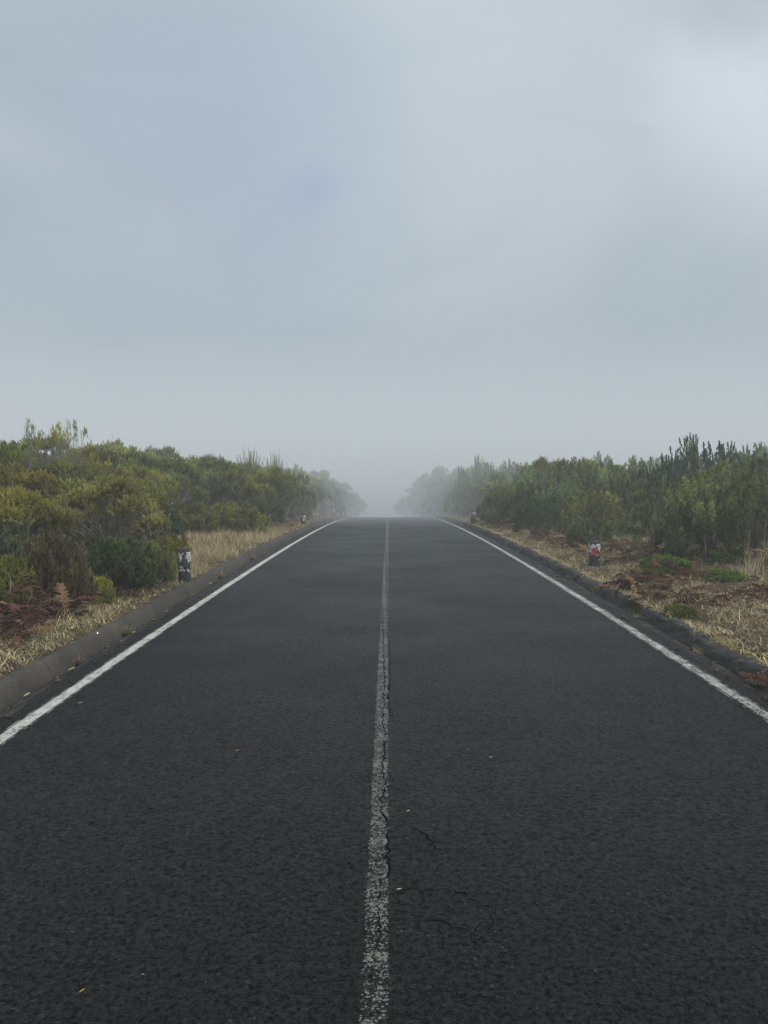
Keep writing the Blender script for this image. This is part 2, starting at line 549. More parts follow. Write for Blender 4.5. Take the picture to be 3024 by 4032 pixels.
# kerbs: each stone is a part
def kerb_stone_mesh(seed, L, prof, rough, nseg=14):
    rs = np.random.default_rng(seed)
    n = len(prof)
    yy = np.concatenate([[0, 0.012], np.linspace(0.05, L - 0.05, nseg - 4), [L - 0.012, L]])
    V = []
    ph = rs.uniform(0, 6, 6)
    for i, y in enumerate(yy):
        end = 0.008 if i in (0, nseg - 1) else 0.0
        for j, (px, pz) in enumerate(prof):
            w1 = math.sin(y * 5 + ph[0] + j) * 0.4 + math.sin(y * 13 + ph[1] + j * 2.1) * 0.35 + rs.normal() * 0.35
            w2 = math.sin(y * 6 + ph[2] - j) * 0.4 + math.sin(y * 17 + ph[3] + j * 1.7) * 0.35 + rs.normal() * 0.35
            cx = np.mean([p[0] for p in prof])
            dx = px + w1 * rough
            dz = pz + w2 * rough * (1 if pz > 0 else 0)
            dx = cx + (dx - cx) * (1 - end * 3)
            if pz > 0.02: dz -= end
            V.append((dx, y, dz))
    F = []
    for i in range(nseg - 1):
        for j in range(n):
            a, b = i * n + j, i * n + (j + 1) % n
            F += [(a, b, b + n), (a, b + n, a + n)]
    c0, c1 = len(V), len(V) + 1
    V.append((np.mean([p[0] for p in prof]), 0, 0.02)); V.append((np.mean([p[0] for p in prof]), L, 0.02))
    for j in range(n):
        F.append((c0, (j + 1) % n, j)); F.append((c1, (nseg - 1) * n + j, (nseg - 1) * n + (j + 1) % n))
    return mesh_np('kerb_stone', np.array(V), np.array(F), 3, smooth=False)


def sx(x, y):
    return crest(y)


kl = empty('kerb', (-3.0, 0, 0)); tag(kl, kind='structure')
prof_l = [(-2.885, -0.10), (-2.90, -0.03), (-2.925, 0.035), (-2.955, 0.085), (-2.985, 0.112), (-3.03, 0.122), (-3.075, 0.105), (-3.09, 0.03), (-3.09, -0.10)]
kls = [kerb_stone_mesh(50 + i, 1.16, [(x + 3.0, z) for x, z in prof_l], 0.0022) for i in range(4)]
kls_n = [kerb_stone_mesh(60 + i, 1.5, [(x + 3.0, z) for x, z in prof_l], 0.0022, 18) for i in range(3)]
y = -1.0
i = 0
while y < 60:
    near = y < 12.5
    L = 1.5 if near else 1.16
    o = link('kerb_stone', (kls_n if near else kls)[i % (3 if near else 4)], M['kerb'], kl)
    z0, z1 = float(crest(y)), float(crest(y + L))
    o.location = (random.uniform(-0.006, 0.006), y, z0 + random.uniform(-0.005, 0.005))
    o.rotation_euler = (math.atan2(z1 - z0, L), 0, random.uniform(-0.004, 0.004))
    s = random.uniform(0.52, 0.72)
    o.color = (s, s * 0.95, s * 0.88, 1)
    y += L + 0.012
    i += 1

kr = empty('kerb', (3.1, 0, 0)); tag(kr, kind='structure')
prof_r = [(3.05, -0.12), (3.055, -0.02), (3.075, 0.02), (3.09, 0.05), (3.105, 0.075), (3.12, 0.095), (3.14, 0.108), (3.17, 0.112), (3.21, 0.115), (3.28, 0.08), (3.30, -0.12)]
krs = [kerb_stone_mesh(80 + i, 1.0, [(x - 3.1, z) for x, z in prof_r], 0.016, 26) for i in range(6)]
y = 0.0
i = 0
while y < 60:
    L = 1.0 * random.uniform(0.75, 1.05)
    if not (8.9 < y < 9.6) and not (5.0 < y + 0.5 < 5.6):
        o = link('kerb_stone', krs[i % 6], M['kerb'], kr)
        z0, z1 = float(crest(y)), float(crest(y + L))
        o.location = (random.uniform(-0.025, 0.03), y, z0 + random.uniform(-0.03, 0.012))
        o.rotation_euler = (math.atan2(z1 - z0, L), 0, random.uniform(-0.03, 0.03))
        o.scale = (1, L, 1)
        s = random.uniform(0.42, 0.62)
        o.color = (s * 0.92, s, s * 1.02, 1)
    y += L - 0.012
    i += 1


# ------------------------------------------------------------------ cracks
def crack(pts, w0, seed, ztop=0.0035, nsub=14, jag=0.010):
    rs = np.random.default_rng(seed)
    P = []
    for (x0, y0), (x1, y1) in zip(pts[:-1], pts[1:]):
        n = max(3, int(math.hypot(x1 - x0, y1 - y0) / 0.022))
        for k in range(n):
            f = k / n
            P.append((x0 + (x1 - x0) * f + rs.normal() * jag, y0 + (y1 - y0) * f + rs.normal() * jag * 0.8))
    P.append(pts[-1])
    P = np.array(P)
    d = np.gradient(P, axis=0)
    nn_ = np.stack([-d[:, 1], d[:, 0]], 1)
    nn_ /= np.maximum(np.linalg.norm(nn_, axis=1, keepdims=True), 1e-6)
    g_ = np.convolve(np.pad(rs.gamma(1.2, 0.8, len(P)), 1, mode='edge'), [0.3, 0.4, 0.3], 'valid')
    wd = 0.8 * w0 * np.clip(g_, 0.12, 1.8)[:, None]
    wd[0] = wd[-1] = 0.0005
    a, b = P + nn_ * wd / 2, P - nn_ * wd / 2
    V = np.concatenate([a, b])
    V = np.column_stack([V, crest(V[:, 1]) + ztop])
    n = len(P)
    i = np.arange(n - 1)
    F = np.concatenate([np.stack([i, i + n, i + n + 1], 1), np.stack([i, i + n + 1, i + 1], 1)])
    me = mesh_np('crack', V, F, 3)
    return tag(link('crack', me, M['crack'], road), None)


def gp(px, py, h=1.75):
    """photo pixel (display 1659 wide) -> road point, used once to read positions off the photograph"""
    X, Y = px * 3024 / 1659, py * 3024 / 1659
    a = (Y - 2016) / 3028
    p = R(3.19)
    d = h * (math.cos(p) - a * math.sin(p)) / (a * math.cos(p) + math.sin(p))
    for _ in range(20):
        hh = h + K * d * d
        d = hh * (math.cos(p) - a * math.sin(p)) / (a * math.cos(p) + math.sin(p))
        if d > 50: break
    depth = d * math.cos(p) + h * math.sin(p)
    return ((X - 1512) / 3028 * depth - 0.0056 * d, d)


# long crack that follows the centre line
line = [gp(826, 1300), gp(829, 1400), gp(831, 1480), gp(826, 1560), gp(834, 1600), gp(826, 1660), gp(834, 1700), gp(822, 1730), gp(834, 1770), gp(838, 1840), gp(843, 1900)]
crack(line, 0.009, 1, jag=0.006)
crack([gp(826, 1900), gp(817, 1960), gp(822, 2010), gp(812, 2060), gp(818, 2110)], 0.006, 21, jag=0.006)
crack([gp(846, 1768), gp(872, 1778), gp(893, 1790), gp(915, 1800), gp(930, 1818), gp(938, 1840)], 0.011, 2)
crack([gp(843, 1928), gp(885, 1924), gp(925, 1930)], 0.008, 3)
crack([gp(950, 1921), gp(985, 1925), gp(1010, 1938)], 0.014, 4)
crack([gp(1040, 1955), gp(1068, 1962), gp(1065, 1990), gp(1055, 2020)], 0.007, 5)
crack([gp(915, 1988), gp(955, 1995), gp(1005, 2010), gp(1030, 2040)], 0.007, 6)
crack([gp(790, 1980), gp(840, 1985)], 0.006, 7)
crack([gp(1005, 2160), gp(1040, 2155), gp(1075, 2168)], 0.009, 8)
crack([gp(800, 1812), gp(835, 1812)], 0.005, 9)
crack([gp(812, 1640), gp(845, 1637)], 0.007, 10)
crack([gp(810, 1700), gp(840, 1712)], 0.005, 11)
crack([gp(815, 1440), gp(846, 1436)], 0.008, 12)
crack([gp(826, 1390), gp(846, 1394)], 0.008, 13)
crack([gp(760, 1690), gp(812, 1688)], 0.004, 14)


for i_, (pts_, w_c) in enumerate([
        ([(938, 1840), (944, 1862), (940, 1885), (950, 1921)], 0.003), ([(925, 1930), (950, 1921)], 0.003), ([(1010, 1938), (1040, 1955)], 0.005),
        ([(1065, 1990), (1048, 2012), (1030, 2040), (1020, 2052)], 0.005), ([(893, 1790), (880, 1815), (886, 1850), (870, 1880), (885, 1924)], 0.0025),
        ([(845, 1985), (880, 1990), (915, 1988)], 0.003), ([(1010, 2022), (1036, 2000), (1050, 1985)], 0.004), ([(930, 1818), (975, 1826), (1010, 1850)], 0.0025),
        ([(955, 1995), (948, 2040), (970, 2080), (960, 2120), (1005, 2160)], 0.003), ([(700, 1740), (760, 1752), (800, 1748)], 0.0025),
        ([(843, 1480), (838, 1520), (846, 1550)], 0.006), ([(832, 1130), (833, 1180), (835, 1240), (836, 1300)], 0.010), ([(836, 1300), (838, 1380), (842, 1440), (840, 1520)], 0.007),
        ([(805, 1760), (838, 1772)], 0.005), ([(800, 1860), (842, 1852)], 0.005), ([(796, 1930), (818, 1938), (843, 1930)], 0.005), ([(815, 1600), (846, 1606)], 0.006),
        ([(818, 1520), (846, 1518)], 0.006), ([(824, 1350), (845, 1354)], 0.008)]):
    crack([gp(*q) for q in pts_], w_c, 200 + i_)


# ------------------------------------------------------------------ heath bushes
CL = {'v': 0.5, 'sub': 0.5}     # shade of the clump being built


def leaves(bag, base, axis, length, nleaf, ll, lw, rs, young0=0.0, young_lit=1.0, flower=0.0):
    """shoots: base (n,3), unit axis (n,3), length (n,); nleaf narrow leaves spiralling up each"""
    n = len(base)
    u, v = frame(axis)
    t = (np.arange(nleaf)[None, :] + rs.uniform(0, 1, (n, nleaf))) / nleaf
    ang = np.arange(nleaf)[None, :] * 2.4 + rs.uniform(0, 6.28, (n, 1))
    rad = np.cos(ang)[..., None] * u[:, None] + np.sin(ang)[..., None] * v[:, None]
    p = base[:, None] + axis[:, None] * (t * length[:, None])[..., None]
    open_ = (1.05 - 0.65 * t)[..., None]
    ld = unit(axis[:, None] * (0.75 + 0.5 * t)[..., None] + rad * open_ + rs.normal(0, 0.12, (n, nleaf, 3)))
    sidev = unit(np.cross(ld, rad + rs.normal(0, 0.3, (n, nleaf, 3))))
    L = (ll * (1.15 - 0.45 * t) * rs.uniform(0.7, 1.25, (n, nleaf)))[..., None]
    W = (lw * rs.uniform(0.7, 1.2, (n, nleaf)))[..., None]
    a = p + sidev * W * 0.5
    b = p - sidev * W * 0.5
    c = p + ld * L
    V = np.stack([a, b, c], 2).reshape(-1, 3)
    F = np.arange(len(V)).reshape(-1, 3)
    col = np.zeros((n, nleaf, 3, 3))
    yg = young0 + (young_lit - young0) * t
    col[..., 0] = yg[..., None] * 0.85 + np.array([0, 0, 0.15])
    col[..., 1] = np.clip(CL['v'] + rs.normal(0, 0.16, (n, 1, 1)), 0, 1)
    bag.add(V, F, col.reshape(-1, 3))


def shoot_clump(bag, c, axis, L, rb, nshoot, sl, nleaf, ll, lw, rs, dome=False, spread=0.5, youth_light=1.0):
    """one plume (dome=False) or one flat-topped umbrella tuft (dome=True)"""
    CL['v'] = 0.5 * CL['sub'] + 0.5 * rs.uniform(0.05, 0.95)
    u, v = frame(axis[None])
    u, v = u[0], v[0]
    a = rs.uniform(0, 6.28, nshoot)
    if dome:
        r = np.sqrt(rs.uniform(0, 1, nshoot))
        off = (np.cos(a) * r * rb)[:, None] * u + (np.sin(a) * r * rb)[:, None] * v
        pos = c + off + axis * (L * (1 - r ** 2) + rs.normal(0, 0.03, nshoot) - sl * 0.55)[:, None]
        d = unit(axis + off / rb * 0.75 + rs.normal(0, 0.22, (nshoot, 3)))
        yy = (np.clip(0.55 + 0.45 * (1 - r), 0, 1) * youth_light)
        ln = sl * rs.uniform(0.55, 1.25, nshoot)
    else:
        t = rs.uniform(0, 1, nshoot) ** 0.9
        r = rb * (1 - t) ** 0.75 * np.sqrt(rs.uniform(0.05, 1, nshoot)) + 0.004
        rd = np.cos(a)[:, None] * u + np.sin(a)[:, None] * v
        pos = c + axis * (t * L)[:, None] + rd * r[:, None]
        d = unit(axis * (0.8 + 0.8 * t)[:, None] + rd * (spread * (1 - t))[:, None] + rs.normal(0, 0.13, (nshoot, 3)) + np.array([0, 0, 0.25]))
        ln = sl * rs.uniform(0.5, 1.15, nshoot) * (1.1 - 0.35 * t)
        yy = np.clip(0.25 + 0.75 * t, 0, 1) * youth_light
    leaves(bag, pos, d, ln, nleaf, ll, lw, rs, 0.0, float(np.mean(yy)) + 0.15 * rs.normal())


def noise_dir(d, ph):
    return (np.sin(d[..., 0] * 2.7 + ph[0]) + np.sin(d[..., 1] * 3.1 + ph[1]) + np.sin(d[..., 2] * 3.7 + ph[2]) + 0.6 * np.sin(d[..., 0] * 7 + d[..., 1] * 6 + ph[3])) / 3.6


def make_bush(seed, H, Rr, style, fine=1.0, dens=1.0):
    """returns (foliage mesh, stem mesh); origin at the base"""
    rs = np.random.default_rng(seed)
    fb, sb = Bag(), Bag()
    ph = rs.uniform(0, 6.28, 4)
    ll, lw = 0.046 * fine, 0.0185 * fine
    if style in ('plume', 'spire'):   # dense shrub of upright pointed plumes right to the ground, grown as several mounds
        m = 15 if style == 'plume' else 8
        g1 = (np.arange(m) + 0.5) / m
        el = np.arccos(1 - g1 * 0.97)
        az = np.arange(m) * 2.39996 + rs.uniform(0, 6.28) + rs.normal(0, 0.25, m)
        D = np.stack([np.sin(el) * np.cos(az), np.sin(el) * np.sin(az), np.cos(el)], -1)
        rsub = rs.uniform(0.26, 0.44, m) * Rr / 0.95
        SC = D * np.array([Rr, Rr, H]) * (0.74 + 0.12 * noise_dir(D, ph) + rs.normal(0, 0.05, m))[:, None]
        tips = []
        for q in range(m):
            n = int((15 if style == 'plume' else 10) * dens * rs.uniform(0.8, 1.2))
            e2 = np.arccos(rs.uniform(0.0, 1.0, n))
            a2 = rs.uniform(0, 6.28, n)
            d = np.stack([np.sin(e2) * np.cos(a2), np.sin(e2) * np.sin(a2), np.cos(e2)], -1)
            d = unit(d + D[q] * np.array([0.7, 0.7, 0.25]))
            c = SC[q] + d * rsub[q] * rs.uniform(0.8, 1.05, n)[:, None]
            c[:, 2] = np.maximum(c[:, 2], 0.03)
            ax = unit(d * np.array([0.55, 0.55, 0.1]) + np.array([0, 0, 1.0]) + rs.normal(0, 0.09, (n, 3)))
            CL['sub'] = rs.uniform(0.0, 1.0)
            young_q = rs.uniform(0.25, 1.1)
            for k in range(n):
                top = min(1.0, c[k, 2] / H)
                lt = d[k, 2]
                L = rs.uniform(0.14, 0.26) * (0.75 + 0.4 * top)
                if style == 'spire': L = rs.uniform(0.32, 0.62)
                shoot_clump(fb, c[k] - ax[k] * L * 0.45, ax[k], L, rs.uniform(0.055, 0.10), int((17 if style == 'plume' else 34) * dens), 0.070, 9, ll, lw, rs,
                            youth_light=(0.15 + 0.85 * max(0, lt)) * (0.35 + 0.65 * top) * young_q)  # older growth low down; lit tops and shaded feet painted into the leaf colour
            tips.append(c[:3])
        tips = np.concatenate(tips)
    elif style == 'cushion':        # low mound of fine short growth
        n = int(150 * dens * Rr * 2)
        el = np.arccos(rs.uniform(0.05, 1.0, n))
        az = rs.uniform(0, 6.28, n)
        d = np.stack([np.sin(el) * np.cos(az), np.sin(el) * np.sin(az), np.cos(el)], -1)
        f = 0.86 + 0.22 * noise_dir(d, ph)
        c = d * np.array([Rr, Rr, H]) * f[:, None]
        ax = unit(d * 0.8 + np.array([0, 0, 0.7]) + rs.normal(0, 0.25, (n, 3)))
        for k in range(n):
            shoot_clump(fb, c[k] - ax[k] * 0.05, ax[k], 0.07, 0.05, 10, 0.045, 9, ll * 0.7, lw * 0.9, rs, youth_light=rs.uniform(0.3, 1.0))
        tips = c[:12]
    elif style == 'umbel':          # older heath: bare grey stems below, several flat-topped crowns above at different heights
        m = 12
        g1 = (np.arange(m) + 0.5) / m
        rr = np.sqrt(g1) * 0.86
        az = np.arange(m) * 2.39996 + rs.uniform(0, 6.28) + rs.normal(0, 0.3, m)
        SC = np.stack([rr * np.cos(az) * Rr, rr * np.sin(az) * Rr, H * (0.90 - 0.40 * rr ** 2 + rs.normal(0, 0.075, m))], -1)
        tips = []
        for q in range(m):
            rq = rs.uniform(0.20, 0.36) * Rr / 0.95
            n = int(rs.uniform(7, 11) * dens)
            e2 = np.arccos(rs.uniform(0.0, 1.0, n) ** 0.7)
            a2 = np.arange(n) * 2.39996 + rs.uniform(0, 6)
            d = np.stack([np.sin(e2) * np.cos(a2), np.sin(e2) * np.sin(a2), np.cos(e2)], -1)
            c = SC[q] + d * np.array([rq, rq, rq * 0.62]) * rs.uniform(0.75, 1.1, n)[:, None] - np.array([0, 0, 0.10])
            ax = unit(d * np.array([0.6, 0.6, 0.2]) + np.array([0, 0, 1.0]) + rs.normal(0, 0.14, (n, 3)))
            CL['sub'] = rs.uniform(0, 1)
            young_q = rs.uniform(0.3, 1.2)
            for k in range(n):
                rb = rs.uniform(0.07, 0.13)
                shoot_clump(fb, c[k], ax[k], rb * 0.75, rb, int(24 * dens), 0.085, 10, ll, lw, rs, dome=True, youth_light=young_q * (0.3 + 0.7 * d[k, 2]))  # crown tops coloured lighter than their sides: light painted into the tufts
            for w_ in range(4):     # loose older shoots hanging under the crown
                pos = SC[q] + rs.normal(0, rq * 0.45, 3) * np.array([1, 1, 0.3]) - np.array([0, 0, rs.uniform(0.2, 0.5)])
                pos[2] = max(pos[2], 0.1)
                shoot_clump(fb, pos, unit(np.array([rs.normal() * 0.2, rs.normal() * 0.2, 1.0])), 0.26, 0.05, 9, 0.07, 8, ll, lw, rs, youth_light=0.05)
            tips.append(c[:4])
        tips = np.concatenate(tips)
    elif style == 'sparse':         # thin-stemmed young trees, bare below, small open tufts on top
        n = int(13 * dens)
        az = rs.uniform(0, 6.28, n)
        rr = np.sqrt(rs.uniform(0, 1, n)) * Rr
        c = np.stack([rr * np.cos(az), rr * np.sin(az), H * (0.97 - 0.30 * (rr / Rr) ** 2 * rs.uniform(0.3, 1.2, n))], -1)
        ax = unit(c * np.array([0.35, 0.35, 0]) + np.array([0, 0, 1.0]))
        for k in range(n):
            rb = rs.uniform(0.05, 0.11)
            shoot_clump(fb, c[k], ax[k], rb * 0.5, rb, 16, 0.06, 9, ll * 0.8, lw * 0.75, rs, dome=True, youth_light=rs.uniform(0.4, 1))
        tips = c
    elif style == 'broom':          # almost leafless, straight whippy twigs
        n = int(85 * dens)
        el = rs.uniform(0, 1, n) ** 0.7 * R(38)
        az = rs.uniform(0, 6.28, n)
        d = np.stack([np.sin(el) * np.cos(az), np.sin(el) * np.sin(az), np.cos(el)], -1)
        c = d * H * rs.uniform(0.75, 1.02, n)[:, None] * np.array([Rr / H * 1.5, Rr / H * 1.5, 1.0])
        ax = unit(d * np.array([1, 1, 1.6]))
        for k in range(n):
            leaves(fb, c[k][None] - ax[k] * 0.5, ax[k][None], np.array([0.55]), 40, ll * 0.8, lw * 0.8, rs, 0, 0.3)
        tips = c
    # stems
    n = len(tips)
    base = rs.normal(0, 1, (n, 3)) * np.array([Rr * 0.16, Rr * 0.16, 0])
    ks = 6
    s = np.linspace(0, 1, ks)[None, :, None]
    tgt = tips[:, None] * np.array([1, 1, 1.0])
    bow = np.array([1, 1, 0.0]) * tips[:, None] * 0.22 * np.sin(s * math.pi) * -1
    P = base[:, None] * (1 - s) + tgt * (s ** np.array([1.25, 1.25, 0.92])) + bow + rs.normal(0, 0.022, (n, ks, 3)) * np.sin(s * math.pi)
    P[:, 0, 2] = -0.06
    r0 = {'plume': 0.008, 'spire': 0.010, 'cushion': 0.004, 'umbel': 0.012, 'sparse': 0.010, 'broom': 0.010}[style] * fine ** 0.5
    rad = r0 * np.linspace(1.15, 0.28, ks)[None, :] * rs.uniform(0.6, 1.3, (n, 1))
    tubes(sb, P, rad, 4)
    if style in ('umbel', 'sparse'):     # forks
        m = n * 3
        idx = rs.integers(0, n, m)
        st = P[idx, 3]
        en = tips[idx] + rs.normal(0, 0.16, (m, 3)) * np.array([1, 1, 0.5])
        s3 = np.linspace(0, 1, 4)[None, :, None]
        Q = st[:, None] * (1 - s3) + en[:, None] * s3 + rs.normal(0, 0.012, (m, 4, 3))
        tubes(sb, Q, np.tile(np.linspace(0.55, 0.18, 4) * r0, (m, 1)), 3)
    return fb.mesh('foliage'), sb.mesh('stems')


LIB = {}


def lib(key, *a, **k):
    if key not in LIB:
        LIB[key] = make_bush(*a, **k)
    return LIB[key]


VAR = {}
for s_, n_v in (('plume', 4), ('umbel', 4)):
    for i in range(n_v):
        VAR[(s_, i)] = make_bush(100 + i + 10 * len(s_), 1.5, 0.95, s_, fine=1.0, dens=1.0)
for i in range(2):
    VAR[('sparse', i)] = make_bush(300 + i, 2.0, 0.7, 'sparse')
    VAR[('low', i)] = make_bush(320 + i, 0.75, 0.6, 'plume', fine=0.85, dens=1.3)
VAR[('broom', 0)] = make_bush(310, 1.7, 0.8, 'broom', fine=1.3)
VAR[('cushion', 0)] = make_bush(330, 0.28, 0.5, 'cushion')
VAR[('tiny', 0)] = make_bush(340, 0.30, 0.2, 'plume', fine=0.7, dens=2.2)
VAR[('spire', 0)] = make_bush(350, 1.5, 0.95, 'spire')
VAR[('spire', 1)] = make_bush(351, 1.5, 0.95, 'spire')
NAT = {'spire': (1.5, 0.95), 'plume': (1.5, 0.95), 'umbel': (1.5, 0.95), 'sparse': (2.0, 0.7), 'low': (0.75, 0.6), 'broom': (1.7, 0.8), 'cushion': (0.28, 0.5), 'tiny': (0.30, 0.2)}

GREEN = (0.162, 0.200, 0.100)
DKGREEN = (0.066, 0.110, 0.050)
OLIVE = (0.160, 0.172, 0.056)
YELLOW = (0.220, 0.235, 0.042)
BROWN = (0.150, 0.118, 0.075)
GREY = (0.170, 0.198, 0.125)
NB = {'n': 0}


def bush(style, x, y, H, Rr, colr, label, group=None, name=None, cat='bush', var=None):
    NB['n'] += 1
    i = NB['n']
    nv = {'plume': 4, 'umbel': 4, 'sparse': 2, 'low': 2, 'spire': 2}.get(style, 1)
    fm, sm = VAR[(style, (i if var is None else var) % nv)]
    name = name or ('heath_tree' if style in ('umbel', 'sparse') else 'heath_bush')
    root = empty(name, (x, y, float(ground_z(x, y)) - 0.02), random.uniform(0, 6.28))
    h0, r0 = NAT[style]
    root.scale = (Rr / r0, Rr / r0, H / h0)
    tag(root, label, cat if style not in ('umbel', 'sparse') else 'shrub', group)
    f = link('foliage', fm, M['leaf'], root)
    v = random.uniform(0.85, 1.2)
    h = random.uniform(-0.10, 0.10)
    f.color = (colr[0] * v * (1 + h), colr[1] * v, colr[2] * v * (1 - h), 1)
    link('stem', sm, M['bark'] if style in ('umbel', 'sparse', 'broom') else M['darkbark'], root)
    return root


def bx(sxp, d):
    """x of a photo column (source pixels) at distance d"""
    return (sxp - 1529) / 3028 * d


# left side, near, read off the photograph one by one
bush('low', -4.32, 8.65, 0.62, 0.36, YELLOW, 'small bright yellow-green heath bush at the far left edge above the dead bracken')
bush('low', -3.95, 9.0, 0.85, 0.40, BROWN, 'thin brown half-dead heath bush beside the curled dead fern on the left')
bush('low', -3.85, 10.25, 0.70, 0.60, DKGREEN, 'low dark green heath bush right behind the left kerb, its foot in brown grass', var=0)
bush('low', -3.45, 10.85, 0.62, 0.36, GREEN, 'low green heath bush just short of the nearest left stone post')
bush('umbel', -4.25, 11.5, 1.45, 0.85, (0.165, 0.152, 0.064), 'olive-brown heath with bare grey stems behind the low dark bush on the left', var=1)
bush('umbel', -5.15, 10.3, 1.45, 0.75, OLIVE, 'heath with yellow-green tufts at the left picture edge, level with the dead fern', var=2)
bush('plume', -4.75, 9.6, 0.95, 0.45, GREY, 'grey-green feathery heath bush between the bright bush and the left picture edge', var=1)
bush('plume', -5.0, 16.4, 1.05, 0.62, DKGREEN, 'dark green round heath bush behind the nearest left stone post', var=2)
bush('low', -3.95, 13.6, 0.48, 0.42, YELLOW, 'small yellow-green bush immediately behind the nearest left stone post', var=1)
bush('low', -4.35, 21.8, 0.85, 0.80, YELLOW, 'yellow-green spreading bush at the back of the tall dry grass on the left', var=0)
bush('low', -5.2, 20.4, 0.80, 0.70, OLIVE, 'olive bush at the left end of the tall dry grass', var=1)
bush('plume', -3.95, 23.6, 1.2, 0.70, DKGREEN, 'dark heath bush at the far end of the tall dry grass on the left', var=3)
bush('tiny', -3.68, 9.55, 0.24, 0.17, YELLOW, 'tiny bright green seedling heath on bare litter near the left kerb')
bush('umbel', -4.6, 24.8, 1.9, 1.0, OLIVE, 'bushy olive heath rising above the dark bush at the end of the dry grass', var=3)
bush('sparse', bx(117, 14.5), 14.5, 2.55, 0.22, OLIVE, 'lone thin-stemmed heath sapling sticking up above the far left thicket', var=0)
bush('sparse', bx(225, 15), 15, 2.55, 0.42, YELLOW, 'group of slender heath stems with open yellow-green tops above the left thicket', var=1)
bush('sparse', bx(290, 15.6), 15.6, 2.6, 0.38, OLIVE, 'slender leaning heath with a loose top right of the open-topped group on the left', var=0)
bush('broom', bx(985, 31), 31, 3.0, 0.75, GREY, 'bare whippy broom sticking up from the middle of the left thicket')
bush('broom', bx(1085, 31), 31, 2.9, 0.55, GREY, 'smaller bare broom just right of the bigger bare broom on the left skyline')

ORD = ['first', 'second', 'third', 'fourth', 'fifth', 'sixth', 'seventh', 'eighth', 'ninth', 'tenth', 'eleventh', 'twelfth', 'thirteenth', 'fourteenth', 'fifteenth', 'sixteenth', 'seventeenth', 'eighteenth', 'nineteenth', 'twentieth', 'twenty-first', 'twenty-second', 'twenty-third', 'twenty-fourth', 'twenty-fifth', 'twenty-sixth', 'twenty-seventh', 'twenty-eighth']


def ranks(vals):
    order = sorted(range(len(vals)), key=lambda i: vals[i])
    out = [0] * len(vals)
    for n_, i_ in enumerate(order): out[i_] = n_
    return out


second = [(12.8, -5.0, 1.55), (12.6, -6.0, 1.6), (14.2, -4.9, 1.6), (14.3, -6.3, 1.75), (16.4, -6.4, 1.9), (15.2, -7.5, 2.0), (18.6, -5.9, 1.85), (18.8, -7.3, 2.15), (20.6, -6.6, 2.1), (22.6, -6.2, 2.05), (11.6, -5.9, 1.45), (13.3, -7.2, 1.9)]
rk = ranks([x / d for d, x, h in second])
for k, (d, x, h) in enumerate(second):
    bush('umbel', x, d, h, 0.95, [OLIVE, (0.165, 0.158, 0.058), (0.135, 0.160, 0.055)][k % 3], 'flat-topped olive heath within the left thicket, %s from the left picture edge' % ORD[rk[k]], 'heath shrubs filling the left thicket')
third = [(17.5, -8.6), (20, -9.2), (21.5, -8.0), (24.5, -7.4), (24, -9.8), (27, -8.2), (27.5, -10.8), (30, -7.0), (31, -9.5), (33.5, -7.6), (34, -12), (37, -9.0), (38, -14), (40, -18), (30, -13.5), (43, -11)]
rk = ranks([x / d for d, x in third])
for k, (d, x) in enumerate(third):
    zt = {0: 2.35, 1: 2.5}.get(k, (2.25 if d < 26 else 2.0) + 0.2 * (k % 3))
    h = zt - float(ground_z(x, d))
    bush('umbel' if k % 3 else 'plume', x, d, h, 1.25, [GREEN, OLIVE, GREY][k % 3], 'misty heath far back in the left thicket, %s from the left picture edge' % ORD[rk[k]], 'heath shrubs at the back of the left thicket')
# left row beside the road going up to the crest
d = 26.0
k = 0
while d < 84:
    s = 1 + (d - 26) / 60
    x = -3.85 - 0.3 * math.sin(k * 1.7) - (0.7 if k % 2 else 0.0)
    h = (1.55 + 0.6 * random.random()) * (1.0 + (d - 26) * 0.011)
    if d > 62: h *= 0.8
    bush(['umbel', 'plume', 'umbel'][k % 3], x - 0.3, d, h, 1.0 * s ** 0.5, [OLIVE, GREEN, GREY, YELLOW][k % 4], 'misty heath lining the left verge, %s in line beyond the tall dry grass' % ORD[k], 'heath bushes lining the left verge')
    bush('umbel', x - 2.0, d + 0.7, h * 1.06, 1.3 * s ** 0.4, [GREEN, OLIVE][k % 2], 'taller heath behind the left verge row, %s in line from the tall dry grass' % ORD[k], 'taller heath behind the left verge row')
    d += 1.75 * s
    k += 1

# right side, near
bush('plume', bx(2339, 19.6), 19.6, 1.28, 0.85, (0.230, 0.240, 0.095), 'round heath bush with yellow-green tips behind the nearest right stone post', var=0)
bush('low', bx(2270, 19.3), 19.3, 0.62, 0.35, GREEN, 'small green bush at the left foot of the yellow-tipped round bush on the right', var=1)
bush('low', bx(2345, 19.1), 19.1, 0.55, 0.35, GREEN, 'small green bush directly above the red-plated right stone post', var=0)
bush('plume', bx(2590, 17.2), 17.2, 1.42, 0.80, GREEN, 'green feathery heath bush second from the right edge, left of the largest one', var=1)
bush('low', bx(2690, 15.4), 15.4, 0.80, 0.50, DKGREEN, 'low dark bush in front of the gap between the two largest right-hand heaths', var=1)
bush('plume', bx(2800, 14.3), 14.3, 1.62, 0.85, GREEN, 'largest feathery heath bush on the right, reaching almost to the picture edge', var=2)
bush('plume', bx(2970, 13.9), 13.9, 1.55, 0.80, (0.135, 0.175, 0.088), 'feathery heath bush cut off by the right picture edge', var=3)
bush('low', bx(2680, 13.6), 13.6, 0.45, 0.28, DKGREEN, 'knee-high dark bush standing in bracken at the foot of the largest right heath', var=0)
bush('plume', bx(3080, 16.5), 17.3, 1.8, 0.95, GREEN, 'heath bush at the extreme right behind the cut-off one', var=1)
